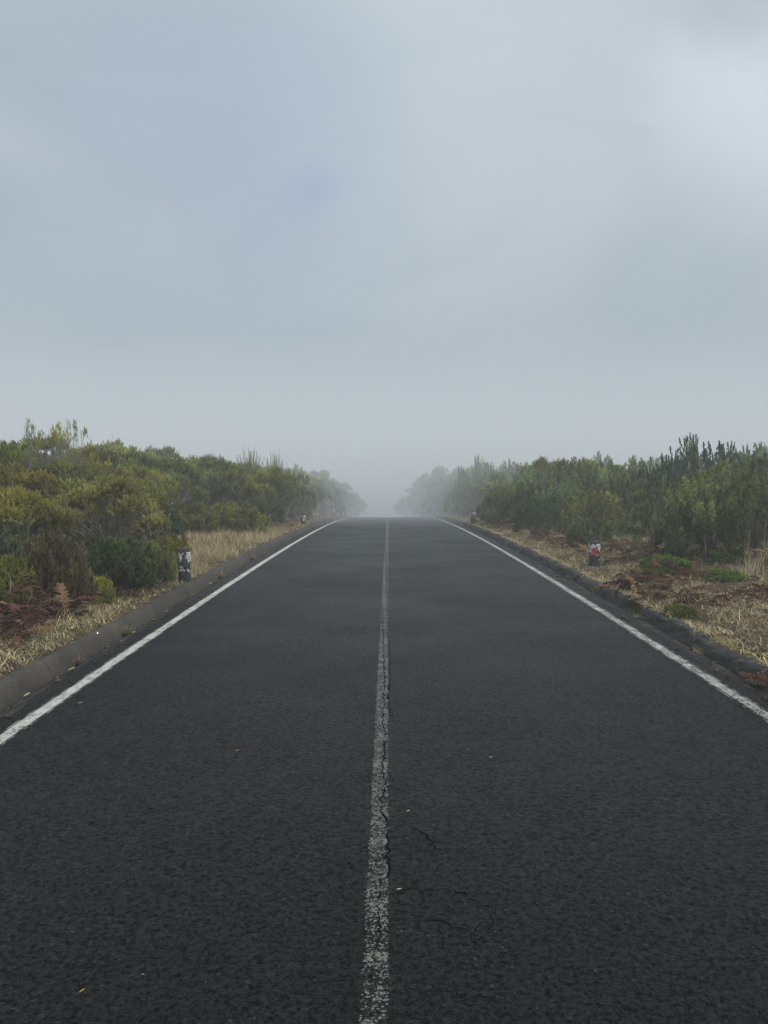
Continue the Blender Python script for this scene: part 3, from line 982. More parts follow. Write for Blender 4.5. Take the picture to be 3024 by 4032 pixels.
for k, (px, d, zt, rr) in enumerate([(2620, 23.0, 2.20, 0.7), (2700, 23.5, 2.62, 0.75), (2790, 23.5, 2.60, 0.8), (2880, 24.0, 2.42, 0.75)]):
    x = bx(px, d)
    bush('spire', x, d, zt - float(ground_z(x, d)), rr * 1.25, DKGREEN,
         ['left flank of the tall pointed dark heath rising behind the right bushes', 'tallest pointed plume heath on the right skyline, left half of its peak',
          'pointed dark heath right of the tallest peak on the right skyline', 'right end of the tall pointed dark heath group on the right skyline'][k], 'tall pointed heath on the right skyline')
bush('plume', bx(2140, 20.6), 21.6, 1.1, 0.62, DKGREEN, 'dark heath bush on the right, left of the yellow-tipped round one', var=3)
bush('plume', bx(2225, 23.0), 23.0, 1.45, 0.8, GREEN, 'green heath just behind and left of the yellow-tipped round bush', var=2)
bush('low', bx(2290, 17.6), 17.8, 0.55, 0.30, GREEN, 'little green bush rising from bracken left of the red-plated post', var=1)
mids = [(2420, 23, 1.75), (2480, 21.5, 1.75), (2520, 25, 1.95), (2400, 27, 2.05), (2330, 25, 1.85), (2230, 27, 2.0), (2150, 26, 1.65), (2080, 26, 1.25), (2300, 30, 2.15), (2010, 28, 1.1), (2090, 30, 1.8), (2960, 20, 2.0), (2880, 19.6, 1.9), (3060, 22, 2.2)]
rk = ranks([-m_[0] for m_ in mids])
for k, (px, d, zt) in enumerate(mids):
    x = bx(px, d)
    bush('plume', x, d, zt - float(ground_z(x, d)), 0.95, [GREEN, (0.175, 0.200, 0.095), GREY, (0.095, 0.130, 0.066)][k % 4], 'feathery heath within the right thicket, %s from the right picture edge' % ORD[rk[k]], 'heath bushes filling the right thicket')
bush('umbel', bx(2165, 28.5), 28.5, 2.25 - float(ground_z(bx(2165, 28.5), 28.5)), 0.85, OLIVE, 'flat-topped heath tree showing sky through its crown on the right skyline', var=0)
bush('sparse', bx(2075, 30), 30, 2.05 - float(ground_z(bx(2075, 30), 30)), 0.55, OLIVE, 'thin open-crowned heath left of the flat-topped one on the right skyline', var=1)
rback = [(2950, 33, 2.5), (3050, 36, 2.8), (2850, 36, 2.4), (2720, 34, 2.4), (2600, 36, 2.3), (2480, 34, 2.1), (2380, 37, 2.25), (2280, 36, 2.15), (2180, 38, 2.1), (2080, 36, 1.9), (3000, 28, 2.4), (3120, 30, 2.6), (2900, 44, 2.7), (2700, 46, 2.6), (3050, 46, 2.9)]
rk = ranks([-m_[0] for m_ in rback])
for k, (px, d, zt) in enumerate(rback):
    x = bx(px, d)
    bush('plume', x, d, zt - float(ground_z(x, d)), 1.4, [GREEN, GREY][k % 2], 'pale heath far back in the right thicket, %s from the right picture edge' % ORD[rk[k]], 'heath bushes at the back of the right thicket')
for k, (px, zt) in enumerate([(1830, 1.95), (1890, 2.3), (1945, 2.15), (2000, 2.1)]):
    x = bx(px, 41)
    bush('spire', x, 41, zt - float(ground_z(x, 41)), 0.75, GREY, 'misty spiky heath on the right skyline near the crest, %s from the road' % ORD[k], 'spiky heath on the right skyline')
d = 26.5
k = 0
while d < 84:
    s = 1 + (d - 26) / 60
    x = 4.2 + 0.3 * math.sin(k * 2.1) + (0.7 if k % 2 else 0.0)
    if d < 36: x += 0.45
    if d > 55: x -= 0.3
    h = (1.35 + 0.5 * random.random()) * (1.0 + (d - 26) * 0.016)
    if d > 68: h *= 0.85
    bush(['plume', 'umbel', 'plume'][k % 3], x + 0.3, d, h, 0.95 * s ** 0.5, [GREEN, GREY, OLIVE][k % 3], 'misty heath lining the right verge, %s in line towards the crest' % ORD[k], 'heath bushes lining the right verge')
    bush(['plume', 'umbel'][k % 2], x + 2.0, d + 0.7, h * 1.22, 1.25 * s ** 0.4, [GREY, GREEN][k % 2], 'taller heath behind the right verge row, %s in line towards the crest' % ORD[k], 'taller heath behind the right verge row')
    d += 1.75 * s
    k += 1

# rounded heath trees that close the view at the crest
for side, lst in (('left', [(1150, 48, 1.75, 1.5), (1205, 55, 1.70, 1.5), (1262, 60, 1.45, 1.5), (1312, 65, 0.95, 1.5), (1352, 70, 0.2, 1.4), (1392, 76, -0.9, 1.4)]),
                  ('right', [(1880, 52, 2.0, 1.5), (1805, 57, 1.95, 1.6), (1742, 62, 1.90, 1.6), (1700, 68, 1.45, 1.5), (1662, 74, 0.6, 1.5), (1632, 80, -0.5, 1.5), (1600, 88, -1.6, 1.5)])):
    for k, (px, d, zt, rr) in enumerate(lst):
        x = bx(px, d)
        bush('umbel', x, d, zt - float(ground_z(x, d)), rr, GREY if k % 2 else GREEN,
             'rounded foggy heath tree at the %s of the crest, %s from the outside' % (side, ORD[k]), 'rounded heath trees at the crest')

# cushions of bright green growth on the right verge
bush('cushion', 4.55, 12.6, 0.33, 0.50, (0.131, 0.184, 0.038), 'bright green domed cushion plant in dead bracken right of the red-plated post', name='cushion_plant', cat='plant')
bush('cushion', 5.05, 11.6, 0.16, 0.40, (0.123, 0.175, 0.038), 'low flat green cushion plant in front of the bright domed one', name='cushion_plant', cat='plant')
bush('cushion', 5.95, 13.4, 0.24, 0.42, (0.105, 0.149, 0.038), 'green cushion plant right of the domed one, near tall dry stalks', name='cushion_plant', cat='plant')
bush('cushion', 4.05, 11.7, 0.20, 0.30, (0.096, 0.126, 0.038), 'small dull green cushion plant left of the domed one', name='cushion_plant', cat='plant')
bush('cushion', 3.42, 8.9, 0.13, 0.22, (0.149, 0.175, 0.038), 'small mossy green cushion in the broken gap of the right kerb', name='cushion_plant', cat='plant')


# ------------------------------------------------------------------ grass, bracken, litter
STRAW = np.array([0.41, 0.325, 0.190]); PALE = np.array([0.52, 0.44, 0.27]); TAN = np.array([0.27, 0.17, 0.085])
GGREEN = np.array([0.105, 0.135, 0.035]); RUST = np.array([0.105, 0.043, 0.027]); DKBR = np.array([0.060, 0.036, 0.025])


def blades(n, x, y, ln, lean, width, cols, rs, curl=0.5):
    """n blades of two bent segments; arrays per blade"""
    a = rs.uniform(0, 6.28, n)
    d = np.stack([np.cos(a), np.sin(a), np.zeros(n)], 1)
    side = np.stack([-np.sin(a), np.cos(a), np.zeros(n)], 1)
    th = rs.uniform(0, 2 * math.pi, n)
    side = side * np.cos(th)[:, None] + d * np.sin(th)[:, None]
    b = np.stack([x, y, ground_z(x, y) - 0.01], 1)
    up = np.array([0, 0, 1.0])
    l1 = unit(up * np.cos(lean)[:, None] + d * np.sin(lean)[:, None])
    le2 = lean + curl * rs.uniform(0.2, 1.6, n)
    l2 = unit(up * np.cos(le2)[:, None] + d * np.sin(le2)[:, None])
    m = b + l1 * (ln * 0.55)[:, None]
    t = m + l2 * (ln * 0.5)[:, None]
    w_ = width[:, None]
    V = np.stack([b - side * w_ / 2, b + side * w_ / 2, m - side * w_ * 0.4, m + side * w_ * 0.4, t], 1)
    i = np.arange(n)[:, None] * 5
    F = np.concatenate([i + np.array([0, 1, 3]), i + np.array([0, 3, 2]), i + np.array([2, 3, 4])], 0)
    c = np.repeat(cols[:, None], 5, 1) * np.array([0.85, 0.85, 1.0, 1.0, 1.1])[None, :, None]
    return V.reshape(-1, 3), F, c.reshape(-1, 3)


def lowf(x, y, s):
    return np.sin(x * 1.9 + s) * np.cos(y * 1.3 + s * 2) + 0.6 * np.sin(x * 4.3 - y * 2.9 + s) + 0.3 * np.sin(x * 9 + y * 7 + s)


def pick(n, rs, opts, wts):
    idx = rs.choice(len(opts), n, p=np.array(wts) / sum(wts))
    return np.array(opts)[idx] * rs.uniform(0.75, 1.45, (n, 1))


def grass_area(bag, n, x0, x1, y0, y1, ln, lean, wd, opts, wts, rs, thresh=-9, seed=0.0, curl=0.5, per=9, spread=0.035, lift=0.0):
    """blades grow in tufts; spacing follows distance so that near ground carries more of them"""
    nt = max(1, n // per)
    u = rs.uniform(0, 1, nt)
    y = y0 * (y1 / y0) ** u
    xa = np.interp(y, x0[0], x0[1]) if isinstance(x0, tuple) else x0
    xb = np.interp(y, x1[0], x1[1]) if isinstance(x1, tuple) else x1
    x = xa + (xb - xa) * rs.uniform(0, 1, nt)
    k = lowf(x, y, seed) > thresh
    x, y = x[k], y[k]
    nt = len(x)
    tl = rs.uniform(0.6, 1.45, nt)
    tcol = pick(nt, rs, opts, wts)
    rep = lambda a: np.repeat(a, per, 0)
    n = nt * per
    sp_ = spread * (1 + rep(y) / 30)
    X = rep(x) + rs.normal(0, 1, n) * sp_
    Y = rep(y) + rs.normal(0, 1, n) * sp_
    lo, hi = (-9, -3.07) if x.mean() < 0 else (3.13, 99)
    X = np.clip(X, lo, hi)
    L = rs.uniform(ln[0], ln[1], n) * rep(tl) * (0.8 + 0.35 * np.clip(lowf(X, Y, seed + 3), -1, 1))
    V, F, c = blades(n, X, Y, L, np.abs(rs.normal(lean, 0.35, n)), rs.uniform(0.6, 1.3, n) * wd * (1.25 + Y / 18), rep(tcol) * rs.uniform(0.75, 1.3, (n, 1)), rs, curl)
    V[:, 2] += lift
    bag.add(V, F, c)


rs = np.random.default_rng(5)
LF = ([5, 7, 9, 11, 13, 16, 20, 23, 30, 60], [-6.0, -5.0, -4.3, -4.2, -5.0, -5.8, -5.5, -4.5, -4.5, -4.5])
RF = ([5, 9, 12, 15, 18, 20, 24, 30, 60], [7.5, 7.5, 7.6, 7.4, 6.9, 5.9, 5.1, 4.9, 4.9])
dry = Bag()
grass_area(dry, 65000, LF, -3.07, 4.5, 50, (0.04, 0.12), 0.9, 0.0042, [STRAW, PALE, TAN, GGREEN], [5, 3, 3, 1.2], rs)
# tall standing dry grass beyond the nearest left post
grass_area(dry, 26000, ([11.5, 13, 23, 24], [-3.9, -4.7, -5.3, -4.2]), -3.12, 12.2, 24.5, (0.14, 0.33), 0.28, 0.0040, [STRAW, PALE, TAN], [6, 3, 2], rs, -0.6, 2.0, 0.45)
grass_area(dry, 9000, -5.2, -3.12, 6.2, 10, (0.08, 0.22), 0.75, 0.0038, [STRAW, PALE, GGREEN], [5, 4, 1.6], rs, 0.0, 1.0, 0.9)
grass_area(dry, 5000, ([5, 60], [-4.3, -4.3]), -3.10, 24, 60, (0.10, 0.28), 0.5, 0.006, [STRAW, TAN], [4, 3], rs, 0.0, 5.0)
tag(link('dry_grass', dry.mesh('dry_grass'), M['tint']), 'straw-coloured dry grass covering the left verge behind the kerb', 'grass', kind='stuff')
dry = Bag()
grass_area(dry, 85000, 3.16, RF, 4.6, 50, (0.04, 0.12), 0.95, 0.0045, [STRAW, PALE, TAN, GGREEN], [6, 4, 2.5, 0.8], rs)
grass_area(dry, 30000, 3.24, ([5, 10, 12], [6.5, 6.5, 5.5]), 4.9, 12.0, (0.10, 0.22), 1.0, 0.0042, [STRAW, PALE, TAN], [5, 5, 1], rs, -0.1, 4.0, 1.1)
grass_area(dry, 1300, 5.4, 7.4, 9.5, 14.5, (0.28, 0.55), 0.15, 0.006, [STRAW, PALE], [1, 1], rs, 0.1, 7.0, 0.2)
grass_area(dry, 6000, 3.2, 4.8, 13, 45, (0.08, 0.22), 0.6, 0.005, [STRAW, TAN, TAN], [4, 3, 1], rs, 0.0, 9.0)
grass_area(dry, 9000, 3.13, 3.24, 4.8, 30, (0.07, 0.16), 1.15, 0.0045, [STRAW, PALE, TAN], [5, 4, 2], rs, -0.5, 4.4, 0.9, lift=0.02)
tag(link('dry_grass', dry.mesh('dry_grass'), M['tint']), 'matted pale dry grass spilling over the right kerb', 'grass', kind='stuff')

gr = Bag()
grass_area(gr, 9000, -3.85, -3.08, 5.2, 9.6, (0.02, 0.055), 0.7, 0.006, [GGREEN, GGREEN * 1.3, STRAW * 0.7], [5, 3, 1.5], rs, -0.35, 0.5)
grass_area(gr, 2500, -3.9, -3.08, 9.5, 14, (0.02, 0.05), 0.7, 0.006, [GGREEN, STRAW * 0.7], [4, 2], rs, 0.2, 3.5)
tag(link('green_grass', gr.mesh('green_grass'), M['tint']), 'low green grass and moss behind the nearest stretch of left kerb', 'grass', kind='stuff')
gr = Bag()
YM = np.array([0.26, 0.25, 0.035])
grass_area(gr, 5200, 3.15, 3.30, 5.0, 15, (0.015, 0.045), 0.8, 0.006, [YM, GGREEN * 1.4, STRAW], [4, 2, 2], rs, 0.25, 1.2)
tag(link('yellow_moss', gr.mesh('yellow_moss'), M['tint']), 'yellow-green moss along the back edge of the right kerb', 'moss', kind='stuff')


def frond_arrays(L, W, droop, rs, npin=16):
    """one bracken frond lying along +Y from the origin: midrib and paired pinnae; returns verts, faces"""
    V, F = [], []
    t = np.linspace(0, 1, npin + 1)
    py = L * t * (1 - 0.12 * t * droop)
    pz = L * (0.55 * droop * t - 1.05 * droop * t ** 2.2)
    for i in range(npin):
        a = np.array([0, py[i], pz[i]]); b = np.array([0, py[i + 1], pz[i + 1]])
        w_ = 0.004 * (1.2 - t[i])
        k = len(V)
        V += [a + [w_, 0, 0], a - [w_, 0, 0], b + [w_, 0, 0.001], b - [w_, 0, -0.001]]
        F += [(k, k + 1, k + 3), (k, k + 3, k + 2)]
        wl = W * math.sin(min(1, t[i] * 1.5 + 0.25) * math.pi * 0.5) * (1 - t[i]) ** 0.8 + 0.01
        for s in (-1, 1):
            if rs.random() < 0.08: continue
            tipv = a + np.array([s * wl * rs.uniform(0.8, 1.1), wl * rs.uniform(0.2, 0.5), -wl * rs.uniform(0.1, 0.6)])
            mid = a * 0.45 + tipv * 0.55 + np.array([0, 0, wl * 0.12])
            hw = L / npin * 0.34
            k = len(V)
            V += [a + [0, -hw, 0], a + [0, hw, 0], mid + [0, -hw * 0.8, -0.004], mid + [0, hw * 0.9, 0.002], tipv]
            F += [(k, k + 1, k + 3), (k, k + 3, k + 2), (k + 2, k + 3, k + 4)]
    return np.array(V), np.array(F)


def rotm(rz, rx, ry=0):
    cz, sz, cx, sx_, cy, sy = math.cos(rz), math.sin(rz), math.cos(rx), math.sin(rx), math.cos(ry), math.sin(ry)
    Z = np.array([[cz, -sz, 0], [sz, cz, 0], [0, 0, 1]]); X = np.array([[1, 0, 0], [0, cx, -sx_], [0, sx_, cx]])
    Y_ = np.array([[cy, 0, sy], [0, 1, 0], [-sy, 0, cy]])
    return Z @ X @ Y_


FR = [frond_arrays(0.45, 0.13, rs.uniform(0.3, 1.0), rs, 12) for _ in range(8)]


def bracken_patch(name, label, spots, cols):
    b = Bag()
    for (cx, cy, rx_, ry_, n, zt) in spots:
        for _ in range(n):
            x = cx + rs.normal() * rx_ * 0.5
            y = cy + rs.normal() * ry_ * 0.5
            if -3.1 < x < 3.14 and n > 6: continue
            V, F = FR[rs.integers(8)]
            s = rs.uniform(0.45, 1.0)
            m = rotm(rs.uniform(0, 6.28), rs.uniform(-0.25, 0.7), rs.normal() * 0.5)
            base = np.array([x, y, float(ground_z(x, y)) + abs(rs.normal()) * zt])
            if abs(x) < 3.14: base[2] = float(crest(y)) + 0.02
            b.add((V * s) @ m.T + base, F, cols[rs.integers(len(cols))] * rs.uniform(0.6, 1.4))
    return tag(link(name, b.mesh(name), M['tint']), label, 'dead bracken', kind='stuff')


bracken_patch('dead_bracken', 'dark rust dead bracken at the lower left picture edge',
              [(-3.80, 7.5, 0.30, 0.6, 50, 0.07), (-3.95, 7.95, 0.35, 0.5, 70, 0.12), (-3.95, 8.6, 0.3, 0.3, 45, 0.16), (-3.62, 8.55, 0.25, 0.2, 26, 0.12), (-4.5, 8.0, 0.5, 0.9, 50, 0.12)], [RUST, RUST, DKBR, TAN * 0.7])
bracken_patch('dead_bracken', 'rust and brown dead bracken scattered along the left verge around the stone posts',
              [(-3.7, 10.4, 0.4, 0.9, 22, 0.03), (-3.65, 12.3, 0.35, 0.8, 30, 0.10), (-3.9, 27.5, 0.6, 2.0, 70, 0.18), (-3.8, 33, 0.5, 3.0, 50, 0.10), (-4.6, 13.0, 0.5, 1.2, 40, 0.15)], [RUST, DKBR, TAN * 0.8, DKBR])
bracken_patch('dead_bracken', 'dark rust dead bracken between the dry grass and heath on the right verge',
              [(3.75, 10.8, 0.5, 1.2, 80, 0.06), (4.3, 12.0, 0.6, 0.8, 60, 0.08), (4.2, 9.4, 0.4, 0.6, 22, 0.06), (5.0, 9.6, 0.4, 0.5, 26, 0.06), (4.6, 15, 0.8, 1.6, 75, 0.15), (5.3, 14.2, 0.8, 1.4, 55, 0.12),
               (6.2, 13.6, 0.9, 1.0, 45, 0.12), (4.2, 18, 0.6, 2.0, 60, 0.15), (4.0, 23, 0.5, 3.0, 60, 0.15), (3.9, 30, 0.5, 4.0, 70, 0.12), (3.35, 9.7, 0.2, 0.5, 20, 0.04)], [RUST * 0.9, DKBR, TAN * 0.55, TAN * 0.8])
bracken_patch('dead_bracken', 'red-brown heap of dead bracken filling the right gutter at the picture edge',
              [(3.12, 5.75, 0.20, 0.5, 6, 0.02)] * 5 + [(3.3, 5.7, 0.25, 0.6, 40, 0.05)], [RUST * 1.1, RUST, DKBR])
# leafless twig litter in the grass
tw = Bag()
n = 240
x = np.concatenate([rs.uniform(-4.4, -3.15, n // 2), rs.uniform(3.3, 6.6, n // 2)])
y = 5.5 * (30 / 5.5) ** rs.uniform(0, 1, n)
a = rs.uniform(0, 6.28, n)
el = np.abs(rs.normal(0.25, 0.3, n))
Ls = rs.uniform(0.12, 0.4, n)
P0 = np.stack([x, y, ground_z(x, y) + 0.03], 1)
D = np.stack([np.cos(a) * np.cos(el), np.sin(a) * np.cos(el), np.sin(el)], 1)
tt = np.linspace(0, 1, 4)[None, :, None]
Pt = P0[:, None] + D[:, None] * Ls[:, None, None] * tt + rs.normal(0, 0.012, (n, 4, 3))
tubes(tw, Pt, np.tile(np.linspace(0.0038, 0.0015, 4), (n, 1)), 3, (0.30, 0.25, 0.19))
tag(link('twig_litter', tw.mesh('twig_litter'), M['tint']), 'pale dead twigs lying in the grass of both verges', 'twigs', kind='stuff')


def frond(x, y, dz, rz, rx, L, W, droop, col, label):
    V, F = frond_arrays(L, W, droop, np.random.default_rng(int(abs(x * 1000 + y * 77))), 20)
    b = Bag()
    b.add(V, F, np.array(col))
    o = link('fern_frond', b.mesh('fern_frond'), M['tint'])
    o.location = (x, y, float(ground_z(x, y)) + dz)
    o.rotation_euler = (rx, 0, rz)
    return tag(o, label, 'fern frond')


FB = TAN * 1.0
frond(-3.62, 8.45, 0.06, 0.5, 1.15, 0.55, 0.12, 1.2, FB * 0.95, 'large curled brown dead fern frond at the left edge of the bare litter')
frond(-3.50, 8.55, 0.04, -0.4, 0.75, 0.45, 0.10, 1.0, FB * 0.75, 'brown dead fern frond drooping right beside the large curled one')
frond(-3.75, 8.6, 0.06, 1.3, 0.9, 0.5, 0.12, 1.1, RUST, 'rust-red dead fern frond drooping left behind the large curled one')
frond(-3.72, 10.7, 0.66, -1.5, -0.1, 0.26, 0.06, 0.35, PALE * 0.8, 'pale dead fern frond poking out right of the olive-brown heath')
frond(-4.05, 9.6, 0.62, -1.5, 0.05, 0.32, 0.06, 0.35, FB * 1.1, 'pinkish brown fern frond above the low dark bush on the left')
frond(-4.62, 9.2, 1.02, -1.5, -0.1, 0.26, 0.05, 0.35, PALE * 0.75, 'pale dead fern frond high in the heath near the left picture edge')
frond(-3.55, 12.5, 0.03, 0.4, 0.7, 0.40, 0.10, 1.1, DKBR, 'dark brown dead fern frond left of the nearest left stone post')
frond(4.75, 9.6, 0.03, 0.5, 0.75, 0.38, 0.12, 1.1, RUST, 'rust-red dead fern tuft standing in pale grass on the right verge')
frond(4.8, 9.65, 0.03, -0.9, 0.7, 0.36, 0.12, 1.1, RUST * 0.8, 'dark red dead fern frond leaning right from the tuft in pale grass')
frond(3.8, 10.4, 0.03, 0.9, 0.85, 0.45, 0.12, 1.0, RUST, 'dead red fern frond over the broken kerb on the right')

# bare stalks standing up from the verges
for (x, y, h, lx, lab) in [(-4.12, 8.3, 0.50, 0.00, 'straight pale dead stalk standing near the curled fern at left'),
                           (-3.95, 8.2, 0.32, 0.35, 'short leaning dead stalk right of the straight pale one at left'),
                           (6.05, 12.9, 0.62, 0.02, 'tall dry stalk in front of the cut-off heath at far right'),
                           (6.35, 13.0, 0.72, 0.04, 'tallest dry stalk close to the right picture edge'),
                           (5.55, 13.4, 0.50, -0.05, 'dry stalk left of the two tall ones on the right'),
                           (4.45, 16.2, 0.6, 0.10, 'thin dry stalk against the dark foot of the right bushes')]:
    b = Bag()
    P = np.array([[[0, 0, -0.03], [lx * 0.3 * h, 0, h * 0.4], [lx * 0.7 * h, 0.01, h * 0.75], [lx * h, 0, h]]])
    tubes(b, P, np.array([[0.006, 0.005, 0.0045, 0.003]]), 5, (0.40, 0.33, 0.22))
    for q in range(5):
        z0 = h * (0.4 + 0.12 * q)
        s = -1 if q % 2 else 1
        Q = np.array([[[lx * z0, 0, z0], [lx * z0 + s * 0.02, 0.004, z0 + 0.03], [lx * z0 + s * 0.03, 0.01, z0 + 0.07]]])
        tubes(b, Q, np.array([[0.0028, 0.0022, 0.0012]]), 3, (0.36, 0.29, 0.19))
    o = link('dry_stalk', b.mesh('dry_stalk'), M['tint'])
    o.location = (x, y, float(ground_z(x, y)))
    tag(o, lab, 'stalk')


# ------------------------------------------------------------------ stone posts
def post_mesh(seed):
    rs_ = np.random.default_rng(seed)
    w_, H = 0.092, 0.55
    n = 24
    a = np.arange(n) * 2 * math.pi / n
    e = 0.55                                         # rounded square section
    cx = np.sign(np.cos(a)) * np.abs(np.cos(a)) ** e * w_
    cy = np.sign(np.sin(a)) * np.abs(np.sin(a)) ** e * w_
    zz = list(np.linspace(-0.15, H - 0.07, 17)) + [H - 0.05, H - 0.03, H - 0.014, H - 0.004, H]
    sc_ = [1.0] * 17 + [0.985, 0.94, 0.80, 0.50, 0.02]
    V = []
    for z, s in zip(zz, sc_):
        chip = 1 + 0.012 * np.sin(z * 31 + a * 2) + rs_.normal(0, 0.005, n)
        V.append(np.stack([cx * s * chip, cy * s * chip, np.full(n, z) + rs_.normal(0, 0.002, n)], 1))
    V = np.concatenate(V)
    F = []
    for i in range(len(zz) - 1):
        for j in range(n):
            p, q = i * n + j, i * n + (j + 1) % n
            F += [(p, q, q + n), (p, q + n, p + n)]
    return mesh_np('body', V, np.array(F), 3, smooth=True)


def box(wx, wy, wz, bev=0.004):
    import bmesh
    bm = bmesh.new()
    bmesh.ops.create_cube(bm, size=1)
    bmesh.ops.scale(bm, vec=(wx, wy, wz), verts=bm.verts)
    bmesh.ops.bevel(bm, geom=list(bm.edges), offset=bev, segments=2, affect='EDGES')
    me = bpy.data.meshes.new('plate')
    bm.to_mesh(me)
    bm.free()
    return me


pm = [post_mesh(i) for i in range(3)]


def post(x, y, sink, plate, pxo, pz, label, rz=0.0, k=0, sz=(0.062, 0.012, 0.13)):
    r = empty('guide_post', (x, y, float(ground_z(x, y)) - sink), rz)
    tag(r, label, 'post', 'stone guide posts along the verges')
    body = link('body', pm[k], M['post'], r)
    if plate:
        hold = link('reflector_frame', box(sz[0] + 0.014, 0.008, sz[2] + 0.014, 0.003), M['greyplate'], r, (pxo, -0.094, pz))
        pl = link('reflector', box(*sz), M[plate], r, (pxo, -0.102, pz))
    return r


post(-3.13, 11.75, 0.03, 'greyplate', 0.028, 0.32, 'nearest left stone post with flaking whitewash and a grey plate, behind the kerb', 0.06, 0, (0.06, 0.012, 0.12))
post(3.72, 13.85, 0.08, 'red', -0.022, 0.345, 'nearest right stone post with a red plate, standing in bracken', 0.05, 1, (0.066, 0.012, 0.13))
post(-3.28, 29.6, 0.10, 'white', 0.028, 0.30, 'second left stone post with a white plate, beyond the tall dry grass', 0.0, 2)
post(3.30, 29.8, 0.02, 'red', -0.03, 0.34, 'second right stone post with a red plate and whitewashed top', 0.0, 0)
post(-3.22, 45.0, 0.05, 'white', 0.02, 0.36, 'third left stone post, small and pale with a white plate in the mist', 0.0, 1, (0.09, 0.012, 0.15))
post(3.15, 50.0, 0.0, 'white', 0.03, 0.36, 'third right stone post near the crest, pale in the mist', 0.0, 2, (0.08, 0.012, 0.2))
post(-3.25, 58.0, 0.0, 'greyplate', 0.0, 0.36, 'farthest left stone post, a faint grey shape at the crest', 0.0, 0)
post(3.0 + 0.2, 70.0, 0.0, 'greyplate', 0.0, 0.36, 'farthest right stone post, a faint grey shape at the crest', 0.0, 1)


# ------------------------------------------------------------------ weeds and scraps in the gutter and on the road
def weed(x, y, z, n, ln, lean, cols, label, wd=0.005, clod=0.0, seed=1):
    rs_ = np.random.default_rng(seed)
    root = empty('weed', (x, y, z))
    tag(root, label, 'weed')
    b = Bag()
    bx_ = rs_.normal(0, 0.03, n); by_ = rs_.normal(0, 0.03, n)
    V, F, c = blades(n, bx_, by_, rs_.uniform(ln * 0.4, ln, n), np.abs(rs_.normal(lean, 0.3, n)), rs_.uniform(0.6, 1.3, n) * wd, pick(n, rs_, cols, [1] * len(cols)), rs_, 0.5)
    V[:, 2] -= np.repeat(ground_z(bx_, by_), 5)
    b.add(V, F, c)
    link('leaves', b.mesh('leaves'), M['tint'], root)
    if clod:
        b = Bag()
        m = 10
        a = np.linspace(0, 2 * math.pi, m, endpoint=False)
        V = [(0, 0, clod * 0.5)]
        for rr, zz in ((0.5, 0.42), (0.85, 0.25), (1.0, -0.05)):
            for q in a:
                s = clod * rr * rs_.uniform(0.75, 1.25)
                V.append((math.cos(q) * s, math.sin(q) * s * 1.3, clod * zz))
        F = []
        for q in range(m):
            q2 = (q + 1) % m
            F.append((0, 1 + q, 1 + q2))
            for L_ in range(2):
                p0 = 1 + L_ * m
                F += [(p0 + q, p0 + m + q, p0 + m + q2), (p0 + q, p0 + m + q2, p0 + q2)]
        b.add(V, F)
        link('root_clod', b.mesh('root_clod'), M['clod'], root)
    return root


GG = GGREEN * 1.2
cz = lambda y: float(crest(y))
weed(-2.86, 8.35, cz(8.35) - 0.02, 70, 0.17, 0.5, [GG, STRAW, GGREEN], 'green weed tuft with pale seed stalks growing in the left gutter', 0.006, 0.05, 1)
weed(-2.88, 7.05, cz(7) - 0.02, 22, 0.11, 0.4, [TAN, STRAW], 'small dry weed on a dark clod in a kerb joint, left gutter', 0.004, 0.045, 2)
weed(-2.90, 11.2, cz(11.2) - 0.02, 60, 0.07, 1.1, [GG * 0.8, PALE * 0.5], 'flat grey-green weed in the left gutter below the nearest post', 0.01, 0.0, 3)
weed(-2.88, 13.1, cz(13.1) - 0.02, 55, 0.20, 0.55, [PALE * 0.75, TAN], 'bare dry branching weed leaning on the left kerb beyond the nearest post', 0.007, 0.07, 4)
weed(-2.90, 16.3, cz(16.3) - 0.02, 40, 0.20, 0.5, [PALE * 0.8, TAN], 'dry weed on a dark root clod, second one beyond the nearest left post', 0.007, 0.09, 5)
weed(-3.3, 16.6, float(ground_z(-3.3, 16.6)) + 0.02, 40, 0.16, 0.7, [GGREEN * 0.7, DKBR], 'dark green weed and clods at the edge of the tall dry grass', 0.01, 0.16, 6)
weed(-2.92, 21.0, cz(21) - 0.02, 30, 0.12, 0.6, [TAN, DKBR], 'little dry weed in the left gutter halfway to the second post', 0.01, 0.06, 7)
weed(3.04, 7.4, cz(7.4), 40, 0.16, 0.9, [STRAW, TAN], 'straw-coloured weed trailing from the right kerb into the gutter', 0.005, 0.0, 8)
weed(3.02, 6.25, cz(6.25), 26, 0.12, 0.6, [GG, STRAW], 'small green and straw weed at the foot of the right kerb', 0.006, 0.04, 9)
weed(3.06, 9.3, cz(9.3), 60, 0.09, 1.0, [np.array([0.28, 0.32, 0.20]), GG], 'pale green lichen-like weed in the broken right kerb', 0.012, 0.0, 10)
weed(3.08, 13.0, cz(13) + 0.02, 40, 0.06, 0.9, [YM, GG], 'bright yellow moss tuft on the right kerb short of the red-plated post', 0.012, 0.0, 11)

